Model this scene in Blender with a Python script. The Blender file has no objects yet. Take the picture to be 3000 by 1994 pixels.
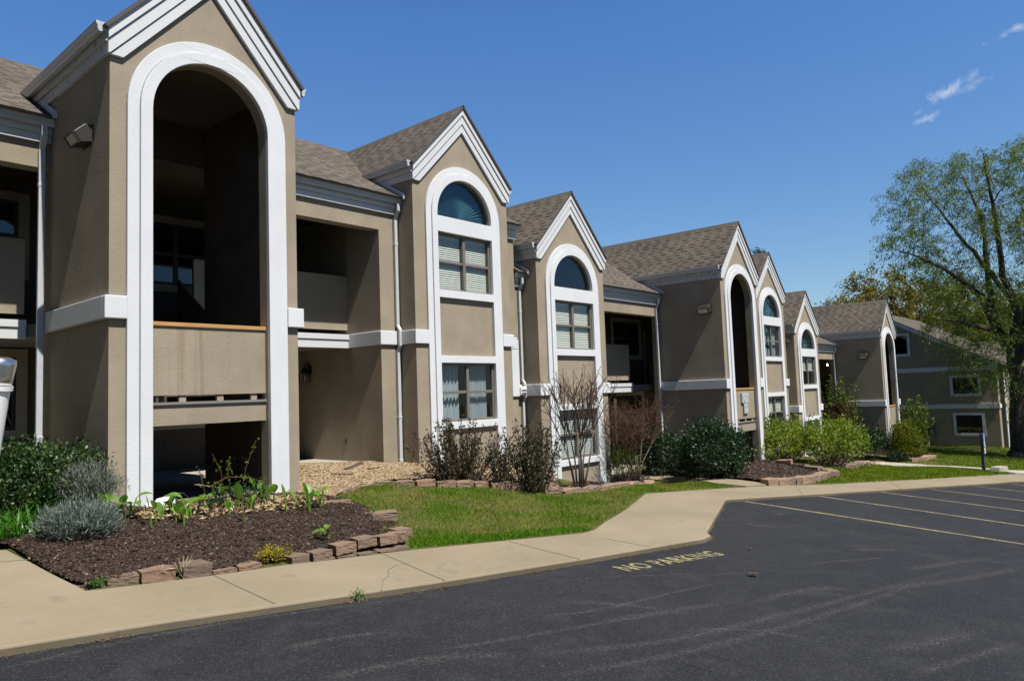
import bpy, bmesh, math, random
import numpy as np
from mathutils import Vector, Matrix
from mathutils.geometry import tessellate_polygon
random.seed(7); RNG = np.random.default_rng(7)
SC = bpy.context.scene; COL = SC.collection
PI = math.pi; R = math.radians

# ------------------------------------------------------------------ camera
CAM = np.array([-4.784, -9.579, -1.587]); FPX = 2142.2; PW, PH = 3000.0, 1994.0
YAW, PITCH, ROLL = -48.865, 4.199, -2.054
def cam_axes():
    a, b, c = (math.radians(v) for v in (YAW, PITCH, ROLL))
    fwd = np.array([-math.sin(a)*math.cos(b), math.cos(a)*math.cos(b), math.sin(b)])
    right = np.cross(fwd, [0, 0, 1]); right /= np.linalg.norm(right); up = np.cross(right, fwd)
    return right*math.cos(c)+up*math.sin(c), -right*math.sin(c)+up*math.cos(c), fwd
RT, UP, FW = cam_axes()
cd = bpy.data.cameras.new('camera'); cam = bpy.data.objects.new('camera', cd); COL.objects.link(cam)
cd.sensor_width = 36.0; cd.sensor_fit = 'HORIZONTAL'; cd.lens = FPX/PW*36.0
cd.clip_start = .05; cd.clip_end = 3000
M = Matrix.Identity(4)
for i in range(3):
    M[i][0] = RT[i]; M[i][1] = UP[i]; M[i][2] = -FW[i]; M[i][3] = CAM[i]
cam.matrix_world = M
SC.camera = cam

# ------------------------------------------------------------------ light
SUN_DIR = Vector((0.05, 1.0, -1.66)).normalized()          # the way the light travels
SUN_EL = math.asin(-SUN_DIR.z); SUN_AZ = math.atan2(-SUN_DIR.x, -SUN_DIR.y)   # azimuth of the sun from +Y, clockwise
w = bpy.data.worlds.new('World'); SC.world = w; w.use_nodes = True
nt = w.node_tree; nt.nodes.clear()
sky = nt.nodes.new('ShaderNodeTexSky'); sky.sky_type = 'NISHITA'; sky.sun_disc = False
sky.sun_elevation = SUN_EL; sky.sun_rotation = SUN_AZ; sky.altitude = 300; sky.air_density = 1.0; sky.dust_density = .35; sky.ozone_density = 2.2
bg = nt.nodes.new('ShaderNodeBackground'); bg.inputs['Strength'].default_value = .075
out = nt.nodes.new('ShaderNodeOutputWorld')
tcw = nt.nodes.new('ShaderNodeTexCoord'); spw = nt.nodes.new('ShaderNodeSeparateXYZ'); nt.links.new(tcw.outputs['Generated'], spw.inputs[0])
rw = nt.nodes.new('ShaderNodeValToRGB'); nt.links.new(spw.outputs[2], rw.inputs[0]); el = rw.color_ramp.elements
for _ in range(2): el.new(.5)
for e_, (p_, c_) in zip(el, ((0, (.88, 1.04, 1.12)), (.1, (.92, 1.08, 1.16)), (.47, (.73, 1.19, 1.66)), (.72, (.2, .36, .6)))):
    e_.position = p_; e_.color = (*c_, 1)
mw = nt.nodes.new('ShaderNodeMix'); mw.data_type = 'RGBA'; mw.blend_type = 'MULTIPLY'; mw.inputs[0].default_value = 1
nt.links.new(sky.outputs[0], mw.inputs[6]); nt.links.new(rw.outputs[0], mw.inputs[7])
# a clear sky is darkest about a right angle away from the sun: here towards the west
wd = nt.nodes.new('ShaderNodeVectorMath'); wd.operation = 'DOT_PRODUCT'; nt.links.new(tcw.outputs['Generated'], wd.inputs[0]); wd.inputs[1].default_value = (.80, .60, 0)
rw2 = nt.nodes.new('ShaderNodeValToRGB'); mr = nt.nodes.new('ShaderNodeMapRange'); mr.inputs[1].default_value = -1; mr.inputs[2].default_value = 1; nt.links.new(wd.outputs['Value'], mr.inputs[0]); nt.links.new(mr.outputs[0], rw2.inputs[0])
rw2.color_ramp.elements[0].position = .38; rw2.color_ramp.elements[0].color = (.40, .42, .46, 1); rw2.color_ramp.elements[1].position = .70; rw2.color_ramp.elements[1].color = (1, 1, 1, 1)
mw2 = nt.nodes.new('ShaderNodeMix'); mw2.data_type = 'RGBA'; mw2.blend_type = 'MULTIPLY'; mw2.inputs[0].default_value = 1
nt.links.new(mw.outputs[2], mw2.inputs[6]); nt.links.new(rw2.outputs[0], mw2.inputs[7])
skyout = mw2.outputs[2]
CLOUDS = [(2766, 274, 52, 17, 27, .75), (2853, 250, 42, 14, 24, .5), (2850, 222, 24, 11, 50, .4), (2703, 352, 42, 10, 25, .55), (2968, 88, 66, 13, 27, .6), (2690, 330, 10, 5, 30, .25), (2430, 832, 26, 8, 8, .12)]
nz = nt.nodes.new('ShaderNodeTexNoise'); nz.inputs['Scale'].default_value = 46; nz.inputs['Detail'].default_value = 8; nz.inputs['Roughness'].default_value = .68; nz.inputs['Distortion'].default_value = .6; nt.links.new(tcw.outputs['Generated'], nz.inputs['Vector'])
def wmath(op, a, b_=None, clamp=False):
    n_ = nt.nodes.new('ShaderNodeMath'); n_.operation = op; n_.use_clamp = clamp
    for i_, v_ in enumerate((a, b_)):
        if v_ is None: continue
        if isinstance(v_, (int, float)): n_.inputs[i_].default_value = v_
        else: nt.links.new(v_, n_.inputs[i_])
    return n_.outputs[0]
def wdot(vec):
    n_ = nt.nodes.new('ShaderNodeVectorMath'); n_.operation = 'DOT_PRODUCT'; nt.links.new(tcw.outputs['Generated'], n_.inputs[0]); n_.inputs[1].default_value = tuple(vec); return n_.outputs['Value']
tot = None
for cu, cv, la, lb, ang, amp in CLOUDS:
    d0 = FW+RT*((cu-PW/2)/FPX)-UP*((cv-PH/2)/FPX); ln_ = np.linalg.norm(d0); d0 = d0/ln_
    ax_ = RT*math.cos(math.radians(ang))+UP*math.sin(math.radians(ang)); ax_ -= d0*ax_.dot(d0); ax_ /= np.linalg.norm(ax_); bx_ = np.cross(d0, ax_)
    ka, kb = la/FPX/ln_*1.5, lb/FPX/ln_*1.5
    rr_ = wmath('SQRT', wmath('ADD', wmath('POWER', wmath('ABSOLUTE', wmath('DIVIDE', wdot(ax_), float(ka))), 2.0), wmath('POWER', wmath('ABSOLUTE', wmath('DIVIDE', wdot(bx_), float(kb))), 2.0)))
    f_ = wmath('ADD', wmath('MULTIPLY', wmath('SUBTRACT', .95, rr_), .75), wmath('MULTIPLY', wmath('SUBTRACT', nz.outputs[0], .56), 2.3), True)
    f_ = wmath('MULTIPLY', wmath('MULTIPLY', f_, amp), wmath('GREATER_THAN', wdot(d0), .5)); tot = f_ if tot is None else wmath('MAXIMUM', tot, f_)
mc = nt.nodes.new('ShaderNodeMix'); mc.data_type = 'RGBA'; nt.links.new(wmath('MULTIPLY', tot, 1.0, True), mc.inputs[0]); nt.links.new(skyout, mc.inputs[6]); mc.inputs[7].default_value = (8.6, 8.9, 9.4, 1); skyout = mc.outputs[2]
nt.links.new(skyout, bg.inputs[0]); nt.links.new(bg.outputs[0], out.inputs[0])
sd = bpy.data.lights.new('sun', 'SUN'); sd.energy = 4.9; sd.angle = R(.53); sd.color = (1, .955, .88)
so = bpy.data.objects.new('sun', sd); COL.objects.link(so); so.location = (0, -30, 40)
so.rotation_euler = SUN_DIR.to_track_quat('-Z', 'Y').to_euler()
vs = SC.view_settings; vs.view_transform = 'Standard'; vs.look = 'None'; vs.exposure = 0.42; vs.gamma = 1; vs.use_curve_mapping = False
SC.cycles.diffuse_bounces = 1; SC.cycles.max_bounces = 8; SC.cycles.transparent_max_bounces = 12; SC.cycles.sample_clamp_indirect = 4

# ------------------------------------------------------------------ pixel rays (3000 x 1994 photo) onto real surfaces
def ray(u, v):
    return FW + RT*((u-PW/2)/FPX) - UP*((v-PH/2)/FPX)
def on_y(u, v, y):
    d = ray(u, v); return CAM + d*((y-CAM[1])/d[1])
def on_x(u, v, x):
    d = ray(u, v); return CAM + d*((x-CAM[0])/d[0])
def G(x, y): return -3.1-.065*x+.06*y                      # plane of the asphalt
def GA(x, y): return G(x, y)+.07                          # surface of the asphalt
def on_plane(u, v, dz=.07):
    d = ray(u, v); n = np.array([.065, -.06, 1.0])
    return CAM + d*((-3.1+dz - n@CAM)/(n@d))
TC = np.array([
 (-2.73,-1.3,.09),(-2.65,-2.57,.09),(-2.62,-3.2,.09),(-1.66,-3.29,.09),(-.43,-3.37,.09),(.45,-3.45,.09),(2.06,-3.72,.09),(3.13,-3.89,.09),(3.94,-3.56,.09),(5.37,-3.01,.09),(7.6,-2.03,.12),(9.17,-2.22,.09),(10.97,-2.5,.09),(12,-2.7,.09),(14,-3.3,.09),(17,-3.7,.09),(20,-4.3,.09),(23,-5,.13),(26.3,-5.55,.13),(29,-5.9,.13),(34,-7,.14),(40,-8.5,.16),
 (-1.3,0,.23),(0,0,.235),(1.3,0,.24),(-4,0,.2),(-1.3,2.2,.2),(1.3,2.2,.2),
 (3,2.4,.36),(4.64,2.21,.36),(5.1,2.0,.37),(5.14,1.68,.38),(6.5,1.68,.34),(8.0,1.68,.2),(8.62,2.2,-.05),(9.85,1.7,-.38),(10.8,1.7,-.34),(11.87,1.7,-.3),(13.4,2.2,-.2),(15.4,2.2,0),
 (15.9,0,.12),(16.45,0,.13),(18.5,0,.23),(17.2,1,.18),(21.9,2.2,.3),(23.8,1.7,.26),(25.3,1.7,.1),(26.6,1.9,-.25),(28.3,1.9,-.36),(29.7,1.9,-.28),(31.5,2.4,-.1),(33.5,.3,.12),(36.2,.3,.14),
 (40,2,.2),(48,-2.4,.5),(48,2,.3),(48,-6,.35),(42,-4,.22),(55,-8,.4),(60,0,.5),(60,20,.4),(0,12,.4),(20,14,.4),(-8,-2,.13),(-8,4,.2)])
def smooth_clamp(t, lo, hi): return np.clip(t, lo, hi)
def T(x, y):
    x = np.asarray(x, float); y = np.asarray(y, float)
    sh = x.shape; xf = x.ravel()[:, None]; yf = y.ravel()[:, None]
    d2 = (xf-TC[None, :, 0])**2+(yf-TC[None, :, 1])**2+.02
    wt = d2**-1.9
    dd = (wt*TC[None, :, 2]).sum(1)/wt.sum(1)
    base = -3.1-.065*np.clip(xf[:, 0], -25, 70)+.06*np.clip(yf[:, 0], -25, 14)
    return (base+dd).reshape(sh)
def on_t(u, v, dz=0.0):
    d = ray(u, v); p = on_plane(u, v, .13)
    for _ in range(12):
        z = float(T(p[0], p[1]))+dz
        t = (z-CAM[2])/d[2]; q = CAM+d*t
        p = p*.4+q*.6
    return np.array([p[0], p[1], float(T(p[0], p[1]))+dz])

# ------------------------------------------------------------------ materials
MATS = {}
def newmat(name, color=(.5, .5, .5), rough=.7, metal=0, spec=.5):
    m = bpy.data.materials.new(name); m.use_nodes = True
    b = m.node_tree.nodes['Principled BSDF']
    b.inputs['Base Color'].default_value = (*color, 1); b.inputs['Roughness'].default_value = rough
    b.inputs['Metallic'].default_value = metal
    b.inputs['Specular IOR Level'].default_value = spec
    MATS[name] = m; return m, m.node_tree, b
def N(t, kind, **kw):
    n = t.nodes.new(kind)
    for k, v in kw.items():
        if k in n.inputs: n.inputs[k].default_value = v
        else: setattr(n, k, v)
    return n
def ramp(t, fac, stops):
    r = t.nodes.new('ShaderNodeValToRGB'); el = r.color_ramp.elements
    while len(el) < len(stops): el.new(.5)
    for e, (p, c) in zip(el, stops):
        e.position = p; e.color = (*c, 1) if len(c) == 3 else c
    t.links.new(fac, r.inputs[0]); return r.outputs[0]
def coords(t, kind='Object'): return t.nodes.new('ShaderNodeTexCoord').outputs[kind]
def bump(t, b, h, strength, dist):
    n = N(t, 'ShaderNodeBump'); n.inputs['Strength'].default_value = strength; n.inputs['Distance'].default_value = dist
    t.links.new(h, n.inputs['Height']); t.links.new(n.outputs[0], b.inputs['Normal'])
def mixc(t, fac, a, bb, mode='MIX'):
    n = t.nodes.new('ShaderNodeMix'); n.data_type = 'RGBA'; n.blend_type = mode
    for s, v in ((0, fac), (6, a), (7, bb)):
        if isinstance(v, (int, float)): n.inputs[s].default_value = v
        elif isinstance(v, tuple): n.inputs[s].default_value = (*v, 1)
        else: t.links.new(v, n.inputs[s])
    return n.outputs[2]
def mth(t, op, a, bb=None):
    n = t.nodes.new('ShaderNodeMath'); n.operation = op
    for i, v in enumerate((a, bb)):
        if v is None: continue
        if isinstance(v, (int, float)): n.inputs[i].default_value = v
        else: t.links.new(v, n.inputs[i])
    return n.outputs[0]
def noise(t, vec, scale, detail=4, rough=.55, dist=0):
    n = N(t, 'ShaderNodeTexNoise'); n.inputs['Scale'].default_value = scale; n.inputs['Detail'].default_value = detail
    n.inputs['Roughness'].default_value = rough; n.inputs['Distortion'].default_value = dist
    t.links.new(vec, n.inputs['Vector']); return n.outputs[0]
def mapping(t, vec, scale=(1, 1, 1), rot=(0, 0, 0), loc=(0, 0, 0)):
    n = t.nodes.new('ShaderNodeMapping'); n.inputs['Scale'].default_value = scale; n.inputs['Rotation'].default_value = rot; n.inputs['Location'].default_value = loc
    t.links.new(vec, n.inputs[0]); return n.outputs[0]
def stucco(name, c, var=.12, bs=.4, bd=.012, stain=0.0):
    m, t, b = newmat(name, c, .9, 0, .2); v = coords(t)
    n1 = noise(t, v, 1.3, 5, .6); n2 = noise(t, v, 55, 3, .6); n3 = noise(t, mapping(t, v, (1, 1, .25)), 3.5, 4, .6)
    lo = tuple(k*(1-var) for k in c); hi = tuple(min(1, k*(1+var)) for k in c)
    col = ramp(t, n1, [(.3, lo), (.7, hi)])
    col = mixc(t, ramp(t, n3, [(.5, (0, 0, 0)), (.75, (var*3, var*3, var*3))]), col, tuple(k*.8 for k in c))
    if stain:
        s = noise(t, mapping(t, v, (5.5, 5.5, .16)), 1.0, 3, .6)
        col = mixc(t, ramp(t, s, [(.56, (0, 0, 0)), (.72, (stain, stain, stain))]), col, (.17, .115, .06))
    t.links.new(col, b.inputs['Base Color'])
    n4 = noise(t, v, 18, 4, .65)
    bump(t, b, mth(t, 'ADD', n2, mth(t, 'MULTIPLY', n4, .8)), bs, bd)
    return m
TAN = (.32, .271, .203)
stucco('tan_stucco', TAN)
stucco('tan_stucco_stained', TAN, stain=.55)
stucco('white_stucco', (.66, .675, .70), .045, .3, .008)
m, t, b = newmat('white_paint', (.57, .58, .59), .55); v = coords(t)
t.links.new(mixc(t, ramp(t, noise(t, v, 6, 5, .7), [(.55, (0, 0, 0)), (.85, (.35, .35, .35))]), (.625, .635, .65), (.44, .42, .38)), b.inputs['Base Color'])
m, t, b = newmat('white_paint_dirty', (.7, .7, .7), .6); v = coords(t)
t.links.new(mixc(t, ramp(t, noise(t, mapping(t, v, (9, 9, 3)), 2.2, 6, .75), [(.52, (0, 0, 0)), (.68, (.9, .9, .9))]), (.52, .53, .54), (.07, .062, .055)), b.inputs['Base Color'])
m, t, b = newmat('gutter_metal', (.70, .72, .74), .4); v = coords(t)
t.links.new(mixc(t, ramp(t, noise(t, v, 4, 5, .7), [(.5, (0, 0, 0)), (.8, (.5, .5, .5))]), (.52, .54, .565), (.32, .31, .30)), b.inputs['Base Color'])
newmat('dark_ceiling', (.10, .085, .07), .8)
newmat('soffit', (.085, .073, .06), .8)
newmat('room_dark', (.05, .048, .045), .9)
newmat('dark_metal', (.022, .02, .019), .45, .2)
newmat('bronze_metal', (.045, .04, .034), .45, .3)
newmat('bronze_frame', (.17, .15, .125), .5)
newmat('dark_frame', (.02, .02, .022), .5)
newmat('brown_board', (.075, .05, .03), .8)
m, t, b = newmat('interior_shade_brown', (.075, .06, .045), .85); v = coords(t)  # shade of corridor, stair and tower inside put into this dark brown
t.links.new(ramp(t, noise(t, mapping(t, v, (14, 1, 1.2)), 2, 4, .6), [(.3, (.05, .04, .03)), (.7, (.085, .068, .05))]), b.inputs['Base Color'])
m, t, b = newmat('new_wood', (.52, .27, .09), .65); v = coords(t)
t.links.new(ramp(t, noise(t, mapping(t, v, (1, 12, 18)), 2.5, 4, .6), [(.3, (.40, .2, .06)), (.7, (.58, .32, .12))]), b.inputs['Base Color'])
newmat('grey_wood', (.2, .19, .18), .8)
newmat('blind_slat', (.78, .77, .70), .6)
newmat('blind_slat_grey', (.55, .58, .58), .6)
newmat('curtain', (.36, .41, .46), .8)
newmat('fan_shade', (.52, .58, .57), .8)
newmat('black_rubber', (.02, .02, .02), .6)
newmat('lamp_glass', (.55, .55, .52), .2)
newmat('plastic_white', (.8, .8, .8), .35)
newmat('aluminium', (.62, .62, .62), .33, 1)
# glass: reflective at grazing angles, else see-through
def glass(name, tint, refl_min, col=(.8, .85, .9)):
    m = bpy.data.materials.new(name); m.use_nodes = True; t = m.node_tree; t.nodes.clear()
    o = t.nodes.new('ShaderNodeOutputMaterial'); tr = N(t, 'ShaderNodeBsdfTransparent'); tr.inputs[0].default_value = (*tint, 1)
    gl = N(t, 'ShaderNodeBsdfGlossy'); gl.inputs['Roughness'].default_value = .02; gl.inputs[0].default_value = (*col, 1)
    g = t.nodes.new('ShaderNodeNewGeometry'); dt = t.nodes.new('ShaderNodeVectorMath'); dt.operation = 'DOT_PRODUCT'
    t.links.new(g.outputs['Incoming'], dt.inputs[0]); t.links.new(g.outputs['Normal'], dt.inputs[1])
    fr = mth(t, 'MULTIPLY', mth(t, 'POWER', mth(t, 'SUBTRACT', 1.0, mth(t, 'ABSOLUTE', dt.outputs['Value'])), 5.0), .9)
    mx = t.nodes.new('ShaderNodeMixShader')
    f = mth(t, 'ADD', fr, refl_min)
    t.links.new(f, mx.inputs[0]); t.links.new(tr.outputs[0], mx.inputs[1]); t.links.new(gl.outputs[0], mx.inputs[2]); t.links.new(mx.outputs[0], o.inputs[0])
    MATS[name] = m
glass('window_glass', (.93, .95, .94), .03)
glass('fan_glass', (.50, .64, .68), .06)
glass('clear_glass', (.9, .9, .9), .04)
m, t, b = newmat('lit_bulb', (1, .9, .7), .4)
b.inputs['Emission Color'].default_value = (1, .9, .7, 1); b.inputs['Emission Strength'].default_value = 9
def concrete(name, lo, hi, stain):
    m, t, b = newmat(name, hi, .88, 0, .25); v = coords(t)
    col = ramp(t, noise(t, v, .8, 6, .65), [(.3, lo), (.72, hi)])
    col = mixc(t, ramp(t, noise(t, v, 3.2, 7, .7), [(.56, (0, 0, 0)), (.8, (stain, stain, stain))]), col, tuple(k*.55 for k in lo))
    col = mixc(t, ramp(t, noise(t, v, 130, 2, .6), [(.3, (.4, .4, .4)), (.5, (0, 0, 0))]), col, tuple(k*.75 for k in lo))
    t.links.new(col, b.inputs['Base Color']); bump(t, b, noise(t, v, 70, 4, .7), .35, .006)
concrete('concrete', (.235, .192, .128), (.315, .262, .183), .7)
concrete('concrete_pale', (.37, .34, .28), (.43, .40, .34), .4)
# shingles (UV in metres: u along the eave, v up the slope)
m, t, b = newmat('shingles', (.16, .14, .12), .92, 0, .15); uv = coords(t, 'UV')
def brick(c1, c2, w_, mort, off=.5):
    n = t.nodes.new('ShaderNodeTexBrick'); n.offset = off; n.inputs['Scale'].default_value = 1
    n.inputs['Brick Width'].default_value = w_; n.inputs['Row Height'].default_value = .145; n.inputs['Mortar Size'].default_value = mort
    n.inputs['Color1'].default_value = (*c1, 1); n.inputs['Color2'].default_value = (*c2, 1); n.inputs['Mortar'].default_value = (.05, .045, .04, 1)
    n.inputs['Bias'].default_value = 0; t.links.new(uv, n.inputs['Vector']); return n.outputs[0]
colA = brick((.112, .096, .082), (.145, .126, .107), .33, .003)
sep = t.nodes.new('ShaderNodeSeparateXYZ'); t.links.new(uv, sep.inputs[0])
fr = mth(t, 'FRACT', mth(t, 'DIVIDE', sep.outputs[1], .145))
low = mth(t, 'LESS_THAN', fr, .42)
row = mth(t, 'FLOOR', mth(t, 'DIVIDE', sep.outputs[1], .145))
wn = t.nodes.new('ShaderNodeTexWhiteNoise'); wn.noise_dimensions = '1D'; t.links.new(row, wn.inputs['W'])
uu = mth(t, 'ADD', mth(t, 'DIVIDE', sep.outputs[0], .37), mth(t, 'MULTIPLY', wn.outputs['Value'], 7.0))
cb2 = t.nodes.new('ShaderNodeCombineXYZ'); t.links.new(mth(t, 'FLOOR', uu), cb2.inputs[0]); t.links.new(row, cb2.inputs[1])
wn2 = t.nodes.new('ShaderNodeTexWhiteNoise'); wn2.noise_dimensions = '2D'; t.links.new(cb2.outputs[0], wn2.inputs['Vector'])
tabm = t.nodes.new('ShaderNodeMath'); tabm.operation = 'LESS_THAN'; t.links.new(mth(t, 'FRACT', uu), tabm.inputs[0]); t.links.new(mth(t, 'ADD', mth(t, 'MULTIPLY', wn2.outputs['Value'], .35), .32), tabm.inputs[1])
dash = mth(t, 'MULTIPLY', low, tabm.outputs[0])
big = noise(t, coords(t), .8, 4)
col = mixc(t, mth(t, 'MULTIPLY', dash, mth(t, 'ADD', mth(t, 'MULTIPLY', wn2.outputs['Value'], .35), .55)), colA, (.024, .021, .019))
col = mixc(t, 1.0, col, ramp(t, big, [(.3, (.86, .86, .86)), (.7, (1.1, 1.08, 1.05))]), 'MULTIPLY')
grit = noise(t, coords(t), 160, 2)
col = mixc(t, 1.0, col, ramp(t, grit, [(.3, (.8, .8, .8)), (.7, (1.2, 1.2, 1.2))]), 'MULTIPLY')
t.links.new(col, b.inputs['Base Color'])
bump(t, b, mth(t, 'ADD', mth(t, 'MULTIPLY', fr, -1), mth(t, 'MULTIPLY', tabm.outputs[0], .35)), .35, .008)
newmat('shingle_edge', (.09, .08, .07), .9)

# ------------------------------------------------------------------ mesh helpers
class MB:
    def __init__(s): s.v = []; s.f = []; s.starts = []
    def add(s, vs, fs):
        k = len(s.v); s.starts.append((k, len(s.f))); s.v += [tuple(p) for p in vs]; s.f += [tuple(i+k for i in f) for f in fs]; return s
    def box(s, x0, x1, y0, y1, z0, z1):
        x0, x1 = sorted((x0, x1)); y0, y1 = sorted((y0, y1)); z0, z1 = sorted((z0, z1))
        return s.add([(x0,y0,z0),(x1,y0,z0),(x1,y1,z0),(x0,y1,z0),(x0,y0,z1),(x1,y0,z1),(x1,y1,z1),(x0,y1,z1)],
            [(3,2,1,0),(4,5,6,7),(0,1,5,4),(1,2,6,5),(2,3,7,6),(3,0,4,7)])
    def prism(s, outer, holes, f, t0, t1):
        """outer/holes: 2-D loops; f(a, b, t) -> 3-D point; extruded from t0 to t1"""
        loops = [outer]+list(holes)
        tris = tessellate_polygon([[Vector((a, b, 0)) for a, b in l] for l in loops])
        flat = [p for l in loops for p in l]; n = len(flat)
        vs = [f(a, b, t0) for a, b in flat]+[f(a, b, t1) for a, b in flat]
        fs = []
        for tr in tris:
            fs.append(tuple(tr)); fs.append(tuple(i+n for i in reversed(tr)))
        k = 0
        for l in loops:
            m_ = len(l)
            for i in range(m_):
                a, b_ = k+i, k+(i+1) % m_
                fs.append((a, b_, b_+n, a+n))
            k += m_
        return s.add(vs, fs)
    def tube(s, pts, rad, n=8, caps=True):
        pts = [Vector(p) for p in pts]; rs = rad if isinstance(rad, (list, tuple)) else [rad]*len(pts)
        vs = []; fs = []; prev = None
        for i, p in enumerate(pts):
            d = (pts[min(i+1, len(pts)-1)]-pts[max(i-1, 0)])
            d = d.normalized() if d.length > 1e-9 else Vector((0, 0, 1))
            if prev is None:
                a = d.orthogonal().normalized()
            else:
                a = prev-d*prev.dot(d); a = a.normalized() if a.length > 1e-6 else d.orthogonal().normalized()
            prev = a; b_ = d.cross(a)
            for k in range(n):
                an = 2*PI*k/n; vs.append(p+(a*math.cos(an)+b_*math.sin(an))*rs[i])
        for i in range(len(pts)-1):
            for k in range(n):
                k2 = (k+1) % n; fs.append((i*n+k, i*n+k2, (i+1)*n+k2, (i+1)*n+k))
        if caps:
            fs.append(tuple(reversed(range(n)))); fs.append(tuple(range((len(pts)-1)*n, len(pts)*n)))
        return s.add(vs, fs)
    def rect_tube(s, pts, wx, wy):
        """rectangular downspout: section wx (along x) by wy (along y), path mostly vertical"""
        vs = []; fs = []
        for p in pts:
            for sx, sy in ((-1,-1),(1,-1),(1,1),(-1,1)): vs.append((p[0]+sx*wx/2, p[1]+sy*wy/2, p[2]))
        for i in range(len(pts)-1):
            for k in range(4):
                k2 = (k+1) % 4; fs.append((i*4+k, i*4+k2, (i+1)*4+k2, (i+1)*4+k))
        fs += [(3,2,1,0), tuple(range(len(pts)*4-4, len(pts)*4))]
        return s.add(vs, fs)
    def lathe(s, prof, cx=0, cy=0, n=24, axis=None):
        vs = []; fs = []
        for r_, z in prof:
            for k in range(n):
                a = 2*PI*k/n; vs.append((cx+r_*math.cos(a), cy+r_*math.sin(a), z))
        for i in range(len(prof)-1):
            for k in range(n):
                k2 = (k+1) % n; fs.append((i*n+k, i*n+k2, (i+1)*n+k2, (i+1)*n+k))
        fs.append(tuple(reversed(range(n)))); fs.append(tuple(range((len(prof)-1)*n, len(prof)*n)))
        return s.add(vs, fs)
    def build(s, name, mat, parent=None, smooth=False, bev=0, loc=None):
        me = bpy.data.meshes.new(name); me.from_pydata(s.v, [], s.f); me.update()
        bm = bmesh.new(); bm.from_mesh(me); bmesh.ops.recalc_face_normals(bm, faces=bm.faces); bm.to_mesh(me); bm.free()
        for mm in (mat if isinstance(mat, (list, tuple)) else [mat]): me.materials.append(MATS[mm])
        if smooth: me.polygons.foreach_set('use_smooth', [True]*len(me.polygons))
        o = bpy.data.objects.new(name, me); COL.objects.link(o)
        if parent: o.parent = parent
        if loc is not None: o.location = loc
        if bev:
            bv = o.modifiers.new('bevel', 'BEVEL'); bv.width = bev; bv.segments = 2; bv.limit_method = 'ANGLE'; bv.angle_limit = R(50)
        return o
def build_each(mb, name, mat, parent=None, bev=0):
    st = mb.starts+[(len(mb.v), len(mb.f))]
    for (v0, f0), (v1, f1) in zip(st[:-1], st[1:]):
        q = MB(); q.v = mb.v[v0:v1]; q.f = [tuple(i-v0 for i in f) for f in mb.f[f0:f1]]; q.build(name, mat, parent, bev=bev)
def tag(o, label=None, cat=None, group=None, kind=None):
    if label: o['label'] = label
    if cat: o['category'] = cat
    if group: o['group'] = group
    if kind: o['kind'] = kind
    return o
def empty(name, loc, label=None, cat=None, group=None, rz=0):
    o = bpy.data.objects.new(name, None); COL.objects.link(o); o.location = loc; o.rotation_euler = (0, 0, rz); o.empty_display_size = .3
    return tag(o, label, cat, group)
XZ = lambda x, z, t: (x, t, z)
def arc(cx, zs, r_, n=28):                                  # right to left over the top
    return [(cx+r_*math.cos(PI*i/n), zs+r_*math.sin(PI*i/n)) for i in range(n+1)]
def arch(cx, r_, zs, zb): return [(cx-r_, zb), (cx+r_, zb)]+arc(cx, zs, r_)
def rect(x0, x1, z0, z1): return [(x0, z0), (x1, z0), (x1, z1), (x0, z1)]
def roof_face(name, poly_uv, org, ud, vd, parent, th=.045):
    """flat roof slope; polygon in metres along the eave (u) and up the slope (v)"""
    org, ud, vd = Vector(org), Vector(ud).normalized(), Vector(vd).normalized()
    tris = tessellate_polygon([[Vector((a, b, 0)) for a, b in poly_uv]])
    nrm = ud.cross(vd); nrm = nrm if nrm.z > 0 else -nrm
    top = [org+ud*a+vd*b for a, b in poly_uv]; bot = [p-nrm*th for p in top]; n = len(top)
    fs = []
    for tr in tris:
        a, b_, c = tr; nn = (top[b_]-top[a]).cross(top[c]-top[a])
        tr = tr if nn.dot(nrm) > 0 else (a, c, b_)
        fs.append(tuple(tr)); fs.append(tuple(i+n for i in reversed(tr)))
    nt_ = len(fs)
    for i in range(n): fs.append((i, (i+1) % n, (i+1) % n+n, i+n))
    me = bpy.data.meshes.new(name); me.from_pydata([tuple(p) for p in top+bot], [], fs); me.update()
    uvl = me.uv_layers.new(name='UVMap')
    pu = list(poly_uv)*2
    for lp in me.loops: uvl.data[lp.index].uv = pu[lp.vertex_index]
    me.materials.append(MATS['shingles']); me.materials.append(MATS['shingle_edge'])
    for i, pl in enumerate(me.polygons): pl.material_index = 0 if i < nt_ and i % 2 == 0 else 1
    o = bpy.data.objects.new(name, me); COL.objects.link(o); o.parent = parent
    return o

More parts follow.
